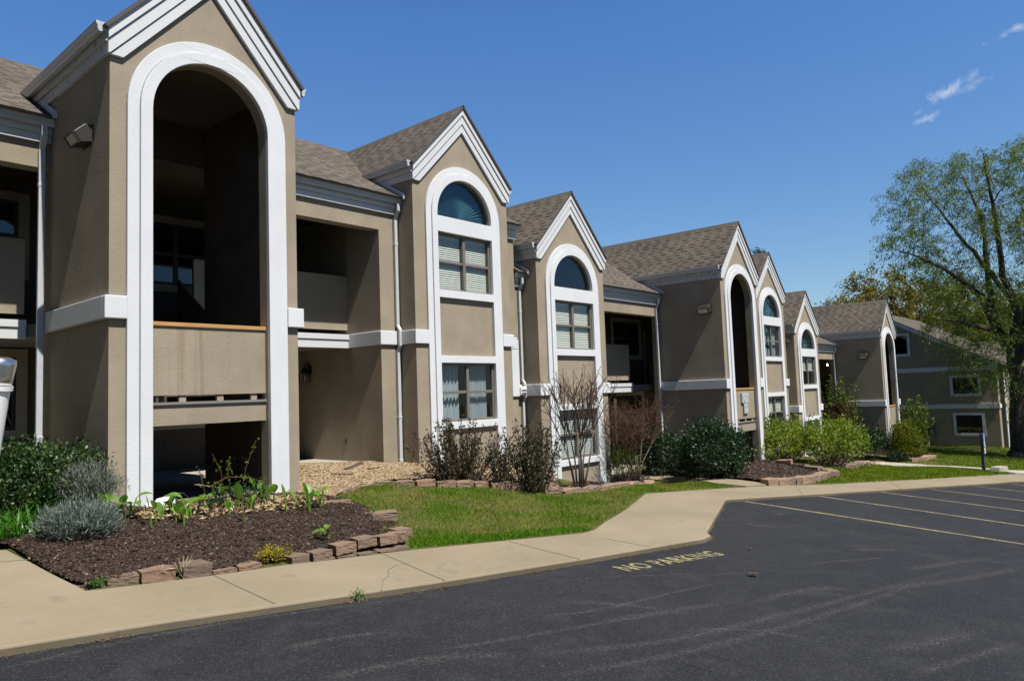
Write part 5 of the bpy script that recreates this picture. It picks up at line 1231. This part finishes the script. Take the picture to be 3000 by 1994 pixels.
# rose / trailing shrub at the arch
r = bush('rose_bush', 'small leafy rose bush with long arching red canes in the dark opening', 'bush', (690, 1492), (.40, .24, .24), 750, .045, 'leaf_dark', ('leaf_rust', 14), 30, .06, .6, .4, 6)
rng = np.random.default_rng(3); mb = MB(); lv = []
for pts in ([(0.1, .1, 0), (.2, .1, .5), (.32, .05, .85)], [(-.1, .1, 0), (-.12, .12, .45), (-.25, .1, .72)], [(0, .1, .1), (-.05, .1, .5), (.0, .15, .62)], [(-.35, 0, .32), (-.1, 0, .42), (.2, 0, .38), (.4, 0, .28)], [(-.3, .1, 0), (-.36, .1, .3), (-.42, .1, .55)]):
    mb.tube(pts, .005, 5, False)
    for i in range(len(pts)-1):
        for _ in range(16): lv.append(np.array(pts[i])+(np.array(pts[i+1])-np.array(pts[i]))*rng.uniform(0, 1)+rng.normal(0, .025, 3))
mb.build('cane', 'leaf_rust', r); lv = np.array(lv); n = len(lv); ln = rng.uniform(.025, .05, n)
V_, F_ = leaf_quads(lv, rand_dirs(n, .4), rand_dirs(n, .6), ln, ln*.6); mesh_np('cane_leaves', V_, F_, 'leaf_olive', r)
bush('sedum_clump', 'low yellow-flowered clump on reddish stems at the bed edge', 'plant', z2(1450, 540), (.17, .13, .11), 900, .025, 'leaf_yellow', ('leaf_rust', 30), 36, .03, .45, .5, 8, .2)
bush('dead_grass_tuft', 'tuft of dry dead grass between two edging blocks', 'plant', z2(955, 632), (.05, .05, .10), 60, .09, 'dry_leaf', None, 12, .03, .07, 1.2, 9, .3)
bush('yellow_weed', 'tiny yellow flowering weed near the corner of the mulch bed', 'weed', z2(2065, 390), (.1, .07, .06), 200, .02, 'leaf_yellow', None, 15, .03, .6, .6, 10, .2)
for k, (x, y, lb_) in enumerate(((520, 672, 'small weed growing on the pavement edge before the leftmost block'), (1885, 735, 'green dandelion-like weed in the kerb joint'))):
    q = z2(x, y); p = on_plane(*q, .12 if k == 0 else .07); p = p+np.array([0, -.03, 0])*(k > 0)
    bush('weed', lb_, 'weed', tuple(p), (.06, .035, .035), 110, .026, 'leaf_olive' if k > 1 else 'leaf_blade', None, 12, .018, .3, .7, 20+k, .1)
bush('barberry_bush', 'bright yellow-green shrub peeping out beside the tower in the corridor', 'shrub', tuple(np.array([1.62, 2.55, -2.85])), (.3, .25, .95), 1500, .05, 'leaf_gold', ('twig_brown', 14), 60, .07, .55, .4, 12)
leafcurl(2208, 1688, .10, 'twig_rust', 'large curled brown leaf on the asphalt below the painted lettering')
leafcurl(2197, 1611, .07, 'twig_rust', 'smaller brown leaf on the asphalt right of the painted lettering')
# bare crape myrtles
def upright_shrub(label, px, H, W, n, mat1, mat2, seed, nl=5000, L=.11, name='upright_shrub', sp=.42, dens=1.0, thick=1.0, split=True, t0=.12):
    rng = np.random.default_rng(seed); p = on_t(*px); r = empty(name, tuple(p), label, 'shrub'); mb = MB(); P1 = []; P2 = []; D1 = []; D2 = []
    for i in range(n):
        x = rng.normal(0, W*sp); y = rng.normal(0, W*sp*.7); z = H*rng.uniform(.55, 1.0)*(1-.25*min(1, (x/W)**2)); e = np.array([x, y, z]); b0 = np.array([x*.35+rng.normal(0, .04), y*.35, 0])
        m_ = b0*.5+e*.5+np.array([x*.1, 0, 0])+rng.normal(0, .03, 3)*H*.5
        mb.tube([b0, m_, e], [.008*H*thick, .005*H*thick, .003], 4, False)
        for _ in range(int(nl/n*rng.uniform(.4, 1.6))):
            t_ = rng.uniform(t0, 1); q = (b0*(1-t_)**2+m_*2*t_*(1-t_)+e*t_*t_)+rng.normal(0, .035, 3)*(1.3-t_*.6)*H**.5
            dd = (e-b0)/np.linalg.norm(e-b0)*.8+rng.normal(0, .6, 3)
            k_ = (x+rng.normal(0, W*.25) > 0 or z*t_ > .62*H) if split else rng.uniform() < .6
            (P1 if k_ else P2).append(q); (D1 if k_ else D2).append(dd/np.linalg.norm(dd))
    mb.build('stem', 'twig_brown', r)
    for Pq, Dq, mt in ((P1, D1, mat1), (P2, D2, mat2)):
        Pq = np.array(Pq); Dq = np.array(Dq); k = len(Pq); ln = rng.uniform(.6, 1.2, k)*L; V, F = leaf_quads(Pq, Dq, rand_dirs(k, .2), ln, ln*.45); mesh_np('foliage', V, F, mt, r)
upright_shrub('loose dark-leaved shrub below the window with the curtains', (1350, 1414), 1.22, .85, 70, 'leaf_brown', 'leaf_bronze', 13, 5200, .06, 'loropetalum_shrub', .5, split=False, t0=.08)
upright_shrub('bronze-green shrub at the foot of the stepped downspout', (1565, 1440), 1.3, .68, 64, 'leaf_bronze', 'leaf_brown', 14, 5600, .06, 'loropetalum_shrub', .46, split=False, t0=.05)
upright_shrub('thin dark-leaved sprays between the two bushy shrubs by the gravel wall', (1470, 1428), .9, .4, 26, 'leaf_brown', 'leaf_bronze', 15, 1500, .055, 'loropetalum_shrub', .46, split=False, t0=.1)
def bare_shrub(label, px, H, W, nst, seed, stemmat, heads, headmat, trunks=8, headr=.05):
    """vase of many upright stems that fork twice, seed heads at the tips"""
    rng = np.random.default_rng(seed); p = on_t(*px); r = empty('crape_myrtle', tuple(p), label, 'shrub'); tm = MB(); mb = MB(); hp = []
    for i in range(trunks):
        a = 2*PI*i/trunks+rng.normal(0, .4); rr = rng.uniform(.25, 1); k1 = np.array([math.cos(a)*W*.45*rr, math.sin(a)*W*.3*rr, H*rng.uniform(.28, .45)]); b0 = np.array([math.cos(a)*.09, math.sin(a)*.08, -.04])
        m_ = b0*.55+k1*.45+np.array([0, 0, .05*H])+rng.normal(0, .025, 3); tm.tube([b0, m_, k1], [.017*H/2, .012*H/2, .009*H/2], 6)
        for j in range(nst//trunks):
            k2 = k1+np.array([k1[0]*rng.uniform(.1, .7)+rng.normal(0, .10*W), k1[1]*.5+rng.normal(0, .10*W), H*rng.uniform(.18, .34)]); mb.tube([k1, (k1+k2)/2+rng.normal(0, .02, 3), k2], [.0085*H/2, .0065*H/2, .005*H/2], 5, False)
            for q in range(4):
                k3 = k2+np.array([(k2[0]-k1[0])*rng.uniform(0, .8)+rng.normal(0, .09*W), rng.normal(0, .09*W), H*rng.uniform(.04, .2)]); mb.tube([k2, (k2+k3)/2+rng.normal(0, .015, 3), k3], [.005*H/2, .0038*H/2, .0028*H/2], 4, False); hp.append(k3)
                if rng.uniform() < .6: t_ = rng.uniform(.2, .9); c = k1*(1-t_)+k2*t_; e = c+np.array([rng.normal(0, .14*W), rng.normal(0, .12*W), rng.uniform(.02, .16)*H]); mb.tube([c, (c+e)/2, e], [.004*H/2, .003*H/2, .0025*H/2], 4, False); hp.append(e)
    tm.build('trunk', 'twig_grey', r, smooth=True); mb.build('branches', stemmat, r)
    hp = np.array(hp); P_ = hp[rng.integers(0, len(hp), heads)]+rng.normal(0, headr, (heads, 3)); ln = rng.uniform(.012, .032, heads)
    V, F = leaf_quads(P_, rand_dirs(heads), rand_dirs(heads), ln, ln*.8); mesh_np('seed_heads', V, F, headmat, r)
    return r
bare_shrub('bare many-stemmed crape myrtle in front of the lower blinds window', (1698, 1438), 2.55, 1.6, 36, 4, 'twig_brown', 1100, 'seed_head', 9, .03)
bare_shrub('bare rusty crape myrtle before the dark corridor of the middle block', (1862, 1414), 2.6, 1.75, 72, 5, 'twig_rust', 6000, 'leaf_rust', 8, .08)
bush('nandina_shrub', 'thin green shrub between the two bare crape myrtles', 'shrub', (1830, 1412), (.55, .35, .95), 1900, .06, 'leaf_olive', ('twig_grey', 30), 70, .1, .4, .7, 15)
bush('evergreen_bush', 'dark evergreen bush behind the path, left of the larger rounded one', 'bush', (1955, 1388), (.62, .6, 1.12), 7500, .07, 'leaf_dark', ('twig_brown', 14), 170, .09, .55, .4, 16, -.75)
bush('evergreen_bush', 'large rounded dark evergreen bush left of the middle arched entry', 'bush', (2092, 1402), (.96, .88, 1.5), 15000, .075, 'leaf_dark', ('twig_brown', 16), 280, .10, .55, .4, 17, -.75)
bush('spring_shrub', 'light green leafy shrub right of the middle arched entry', 'shrub', (2295, 1352), (1.75, 1.0, 1.35), 4600, .12, 'leaf_spring', ('twig_tan', 170), 150, .14, .45, .8, 18, -.3, shell=.2)
bush('spring_shrub', 'broad light green shrub with tan stems at the low block corner', 'shrub', (2440, 1364), (1.6, 1.0, 1.42), 4600, .12, 'leaf_spring', ('twig_tan', 190), 150, .15, .45, .8, 19, -.3, shell=.2)
upright_shrub('tall upright shrub, rusty brown on one side and fresh green on the other', (2475, 1338), 4.0, 1.25, 90, 'leaf_olive', 'leaf_rust', 31, 6500, .13)
bush('evergreen_bush', 'low dark green bush against the side wall of the farthest tower', 'bush', (2545, 1346), (1.15, .8, 1.35), 6500, .11, 'leaf_dark', ('twig_brown', 10), 140, .14, .5, .5, 33)
bush('golden_conifer', 'small golden green cone-shaped conifer by the farthest entry', 'conifer', (2657, 1347), (.55, .55, 1.65), 7500, .10, 'leaf_gold', ('twig_brown', 6), 170, .10, .4, 1.2, 34, -.5)
upright_shrub('loose green shrub rising behind the golden conifer', (2688, 1340), 2.9, .95, 60, 'leaf_olive', 'leaf_olive', 35, 4500, .13)
bush('small_shrub', 'tiny dark shrub at the foot of the farthest arch', 'shrub', (2628, 1352), (.3, .3, .5), 900, .09, 'leaf_dark', None, 30, .08, .5, .5, 36)

# ------------------------------------------------------------------ trees
def grow(label, name, cat, base, limbs, targets, leafmat, nleaf, L, ar, hang, seed, r0=.5, sprig=.6, barkmat='bark', clump=.35, group=None, twigs=3, trunk_n=9):
    """limbs: list of point lists with radii (absolute); targets: crown points reached by curved branches"""
    rng = np.random.default_rng(seed); b0 = np.array(base, float); r = empty(name, tuple(b0), label, cat, group)
    tk = MB(); nodes = []; rad = []
    for pts, rs in limbs:
        pts = [np.array(p, float)-b0 for p in pts]; fine = []; fr_ = []
        for i in range(len(pts)-1):
            for k in range(4): fine.append(pts[i]+(pts[i+1]-pts[i])*k/4+rng.normal(0, .012, 3)*np.linalg.norm(pts[i+1]-pts[i])); fr_.append(rs[i]+(rs[i+1]-rs[i])*k/4)
        fine.append(pts[-1]); fr_.append(rs[-1]); tk.tube(fine, fr_, trunk_n); nodes += fine; rad += fr_
    tk.build('trunk', barkmat, r, smooth=True)
    nodes = np.array(nodes); rad = np.array(rad); tg = np.array(targets)-b0
    order = np.argsort(np.linalg.norm(tg-np.array([0, 0, tg[:, 2].mean()*.5]), axis=1)); br = MB(); ends = []
    for i in order:
        e = tg[i]; d = np.linalg.norm(nodes-e, axis=1)+1.2*np.maximum(0, nodes[:, 2]-e[2])+.25*(rad < .05)
        j = int(np.argmin(d)); s = nodes[j]; v = e-s; ln = np.linalg.norm(v)
        if ln < .05: continue
        c1 = s+v*.35+np.array([0, 0, .12*ln])+rng.normal(0, .05, 3)*ln; c2 = s+v*.7+np.array([0, 0, .10*ln])+rng.normal(0, .05, 3)*ln
        ra = min(rad[j]*.6, .012+.018*ln); pts = [s, c1, c2, e]; rs = [ra, ra*.75, ra*.5, max(.006, ra*.25)]
        br.tube(pts, rs, 5, False)
        nodes = np.concatenate([nodes, pts[1:]]); rad = np.concatenate([rad, rs[1:]]); ends.append((e, v/ln, c2))
    P_ = []; D_ = []
    for e, v, c2 in ends:
        for _ in range(twigs):
            q0 = c2+(e-c2)*rng.uniform(0, 1); dr = v*.6+rng.normal(0, .6, 3)+np.array([0, 0, .2]); dr /= np.linalg.norm(dr); l = sprig*rng.uniform(.6, 1.3)
            pts = [q0]; 
            for k in range(1, 5): pts.append(pts[-1]+(dr+np.array([0, 0, -hang*k*.28]))*l/4)
            br.tube(pts, [.008, .006, .005, .004, .003], 3, False)
            m_ = max(1, nleaf//(len(ends)*twigs)); t_ = rng.uniform(.1, 1, m_)*4; k0 = np.minimum(t_.astype(int), 3); pa = np.array(pts)
            q = pa[k0]+(pa[k0+1]-pa[k0])*(t_-k0)[:, None]+rng.normal(0, clump*.16, (m_, 3)); P_.append(q); D_.append((pa[k0+1]-pa[k0])/(l/4)*.8+rng.normal(0, .45, (m_, 3))+np.array([0, 0, -hang*.5]))
    br.build('branches', barkmat, r)
    P_ = np.concatenate(P_); D_ = np.concatenate(D_); D_ /= np.linalg.norm(D_, axis=1, keepdims=True)+1e-9; n = len(P_); l = rng.uniform(.6, 1.3, n)*L
    V, F = leaf_quads(P_, D_, rng.normal(0, 1, (n, 3)), l, l*ar); mesh_np('crown', V, F, leafmat, r); return r
# willow on the right
WX = 42.0; wb_ = on_x(2990, 1338, WX); wb_[2] = float(T(WX, wb_[1]))-.1
def wl(l, off=0.0): return [on_x(u, v, WX+o_) for (u, v), o_ in zip(l, np.linspace(0, off, len(l)))]
L1 = ([wb_]+wl([(2979, 1103), (2962, 1022), (2928, 976)]), [.5, .34, .31, .27])
L1b = ([wb_, wb_+np.array([.05, .05, .5])], [.8, .46])
L2 = (wl([(2928, 976), (2875, 868), (2835, 835), (2768, 788), (2690, 752), (2634, 735)], -2.5), [.24, .17, .14, .10, .06, .03])
L3 = (wl([(2928, 976), (2905, 905), (2895, 820), (2888, 694), (2860, 600), (2810, 500)], 2), [.22, .18, .15, .12, .08, .03])
L4 = (wl([(2962, 1022), (2985, 920), (2940, 810), (2925, 700), (2900, 560), (2880, 450)], -1.5), [.26, .2, .16, .13, .08, .03])
L5 = (wl([(2979, 1060), (3010, 900), (3040, 760), (3050, 600), (3040, 470)], 2), [.3, .22, .17, .1, .04])
L6 = (wl([(2979, 1060), (3060, 930), (3160, 820), (3260, 740)], -2), [.26, .18, .12, .05])
L7 = (wl([(2928, 976), (2880, 960), (2810, 940), (2740, 935)], -3), [.14, .10, .07, .03])
L8 = (wl([(2985, 920), (2960, 870), (2850, 740), (2770, 640), (2700, 545)], 1.5), [.2, .15, .11, .07, .03])
rng = np.random.default_rng(44); tg = []
OUT = [(2578, 715), (2592, 640), (2612, 560), (2608, 515), (2650, 485), (2690, 475), (2740, 480), (2785, 455), (2815, 440), (2870, 425), (2900, 410), (2960, 415), (3060, 410), (3200, 470), (3320, 600), (3360, 760), (3330, 950), (3200, 1040), (3060, 1120), (2985, 1160), (2920, 1150), (2830, 1110), (2770, 1040), (2700, 990), (2720, 880), (2690, 800), (2630, 760)]
while len(tg) < 520:
    u, v = rng.uniform(2570, 3370), rng.uniform(405, 1165)
    if inpoly(np.array([u]), np.array([v]), OUT)[0] and (v < 900 or rng.uniform() < .75):
        cx_ = abs((u-2985)/400); tg.append(on_x(u, v, WX+rng.normal(0, 2.6)*(1-.5*cx_)))
grow('large leaning willow with feathery spring leaves at the right edge', 'willow_tree', 'tree', wb_, [L1, L1b, L2, L3, L4, L5, L6, L7, L8], tg, 'leaf_willow', 80000, .19, .2, .9, 45, sprig=1.4, clump=.6, twigs=5)
def ell_targets(c, rx, ry, rz, n, rng, lo=-.6):
    q = rng.normal(0, 1, (n*4, 3)); q /= np.linalg.norm(q, axis=1, keepdims=True); q = q[q[:, 2] > lo][:n]; return np.array(c)+q*(rng.uniform(.25, 1, len(q))**.5)[:, None]*np.array([rx, ry, rz])
def simple_tree(label, name, x, y, H, rx, rz, leafmat, nl, L, seed, hang=.15, ns=1, nt=170, ar=.5):
    rng = np.random.default_rng(seed); z0 = float(T(x, y))-.3; limbs = []
    for i in range(ns):
        a = rng.uniform(0, 6.28) if ns > 1 else 0; dx, dy = (math.cos(a)*rx*.45*rng.uniform(.3, 1), math.sin(a)*rx*.45*rng.uniform(.3, 1)) if ns > 1 else (rng.normal(0, .4), rng.normal(0, .4))
        limbs.append(([(x, y, z0), (x+dx*.35, y+dy*.35, z0+H*.3), (x+dx, y+dy, z0+H*.62), (x+dx*1.2, y+dy*1.2, z0+H*.85)], [.32, .24, .14, .05]))
    return grow(label, name, 'tree', (x, y, z0), limbs, ell_targets((x, y, z0+H-rz), rx, rx, rz, nt, rng), leafmat, nl, L, ar, hang, seed, sprig=1.2, clump=1.2, group=None)
def xy_at(u, dist):
    d = ray(u, 1000); d = d/np.linalg.norm(d[:2]); return CAM[0]+d[0]*dist, CAM[1]+d[1]*dist
def top_h(u, v, dist, x, y):
    d = ray(u, v); return CAM[2]+d[2]/np.linalg.norm(d[:2])*dist-float(T(x, y))+.3
TREES = [(2665, 768, 82, 7.2, 8.0, 'leaf_orange', 'wide budding tree with orange-brown young leaves behind the farthest roof', 4), (2540, 815, 84, 4.5, 6.0, 'leaf_orange', 'smaller budding tree at the left of the wide orange-brown one', 3),
 (2790, 815, 92, 6, 7, 'leaf_olive', 'olive green tree behind the shaded house, left of the willow trunk', 2), (2870, 850, 95, 7, 7, 'leaf_orange', 'brownish tree behind the shaded house, seen through the willow', 3), (2985, 835, 95, 8, 8, 'leaf_olive', 'olive tree behind the willow trunk', 2),
 (3120, 800, 92, 8, 9, 'leaf_olive', 'tall olive tree beyond the right edge of the willow', 2)]
for i, (u, v, dist, rx, rz, mt, lb_, ns) in enumerate(TREES):
    x, y = xy_at(u, dist); H = top_h(u, v, dist, x, y); simple_tree(lb_, 'background_tree', x, y, H, rx, rz, mt, 19000, .27, 60+i, ns=ns)
# low wooded ridge behind
def woods(name, pts, H, n, L, mat, seed, depth=8):
    rng = np.random.default_rng(seed); V = []; pts = np.array(pts, float); seg = np.r_[0, np.cumsum(np.linalg.norm(np.diff(pts, axis=0), axis=1))]
    s = rng.uniform(0, seg[-1], n); x = np.interp(s, seg, pts[:, 0])+rng.normal(0, depth*.4, n); y = np.interp(s, seg, pts[:, 1])+rng.normal(0, depth*.4, n)
    hh = H*(.72+.18*np.sin(s*.31+seed)+.14*np.sin(s*.83+2)+.08*np.sin(s*1.9)); z = T(x, y)+hh*rng.uniform(0, 1, n)**.7
    l = rng.uniform(.6, 1.3, n)*L; V, F = leaf_quads(np.column_stack([x, y, z]), rand_dirs(n, -.2), rand_dirs(n, .4), l, l*.55); return mesh_np(name, V, F, mat, kind='stuff')
a_ = [xy_at(u, dd) for u, dd in ((2380, 105), (2600, 108), (2800, 108), (3000, 106), (3300, 100), (3700, 90))]
woods('distant_woods', a_, 9.5, 26000, .6, 'leaf_woods', 70)
# conifer behind the middle block
def conifer(label, u, vtop, dist, w_, seed):
    rng = np.random.default_rng(seed); x, y = xy_at(u, dist); z0 = float(T(x, y)); H = top_h(u, vtop, dist, x, y); r = empty('conifer_tree', (x, y, z0), label, 'tree')
    MB().tube([(0, 0, -.3), (0, 0, H*.5), (0, 0, H)], [.3, .18, .03], 8).build('trunk', 'bark', r)
    P_ = []; D_ = []; bm_ = MB()
    for k in range(150):
        t_ = rng.uniform(.12, 1)**.8; z = H*t_; l = w_*(1-t_)**.8*rng.uniform(.7, 1.1)+.15; a = rng.uniform(0, 6.28); d = np.array([math.cos(a), math.sin(a), -.12]); bm_.tube([(0, 0, z), tuple(np.array([0, 0, z])+d*l)], [.03, .01], 4, False)
        m_ = int(20+60*l/w_); q = rng.uniform(.15, 1, m_); P_.append(np.array([0, 0, z])+d*l*q[:, None]+rng.normal(0, .16, (m_, 3))); D_.append(d+rng.normal(0, .5, (m_, 3)))
    bm_.build('branches', 'bark', r); P_ = np.concatenate(P_); D_ = np.concatenate(D_); D_ /= np.linalg.norm(D_, axis=1, keepdims=True); n = len(P_); l = rng.uniform(.2, .45, n); V, F = leaf_quads(P_, D_, rng.normal(0, 1, (n, 3)), l, l*.25); mesh_np('crown', V, F, 'leaf_conifer', r)
conifer('dark conifer peeping out behind the gables of the middle block', 2240, 742, 62, 3.2, 80)
# unseen evergreen row added left of the view to block western sky and bounce
woods('unseen_sky_blocker', [(-11, -1.5), (-11.5, 6), (-11, 14), (-9, 22)], 12, 20000, .75, 'leaf_conifer', 71, 3)
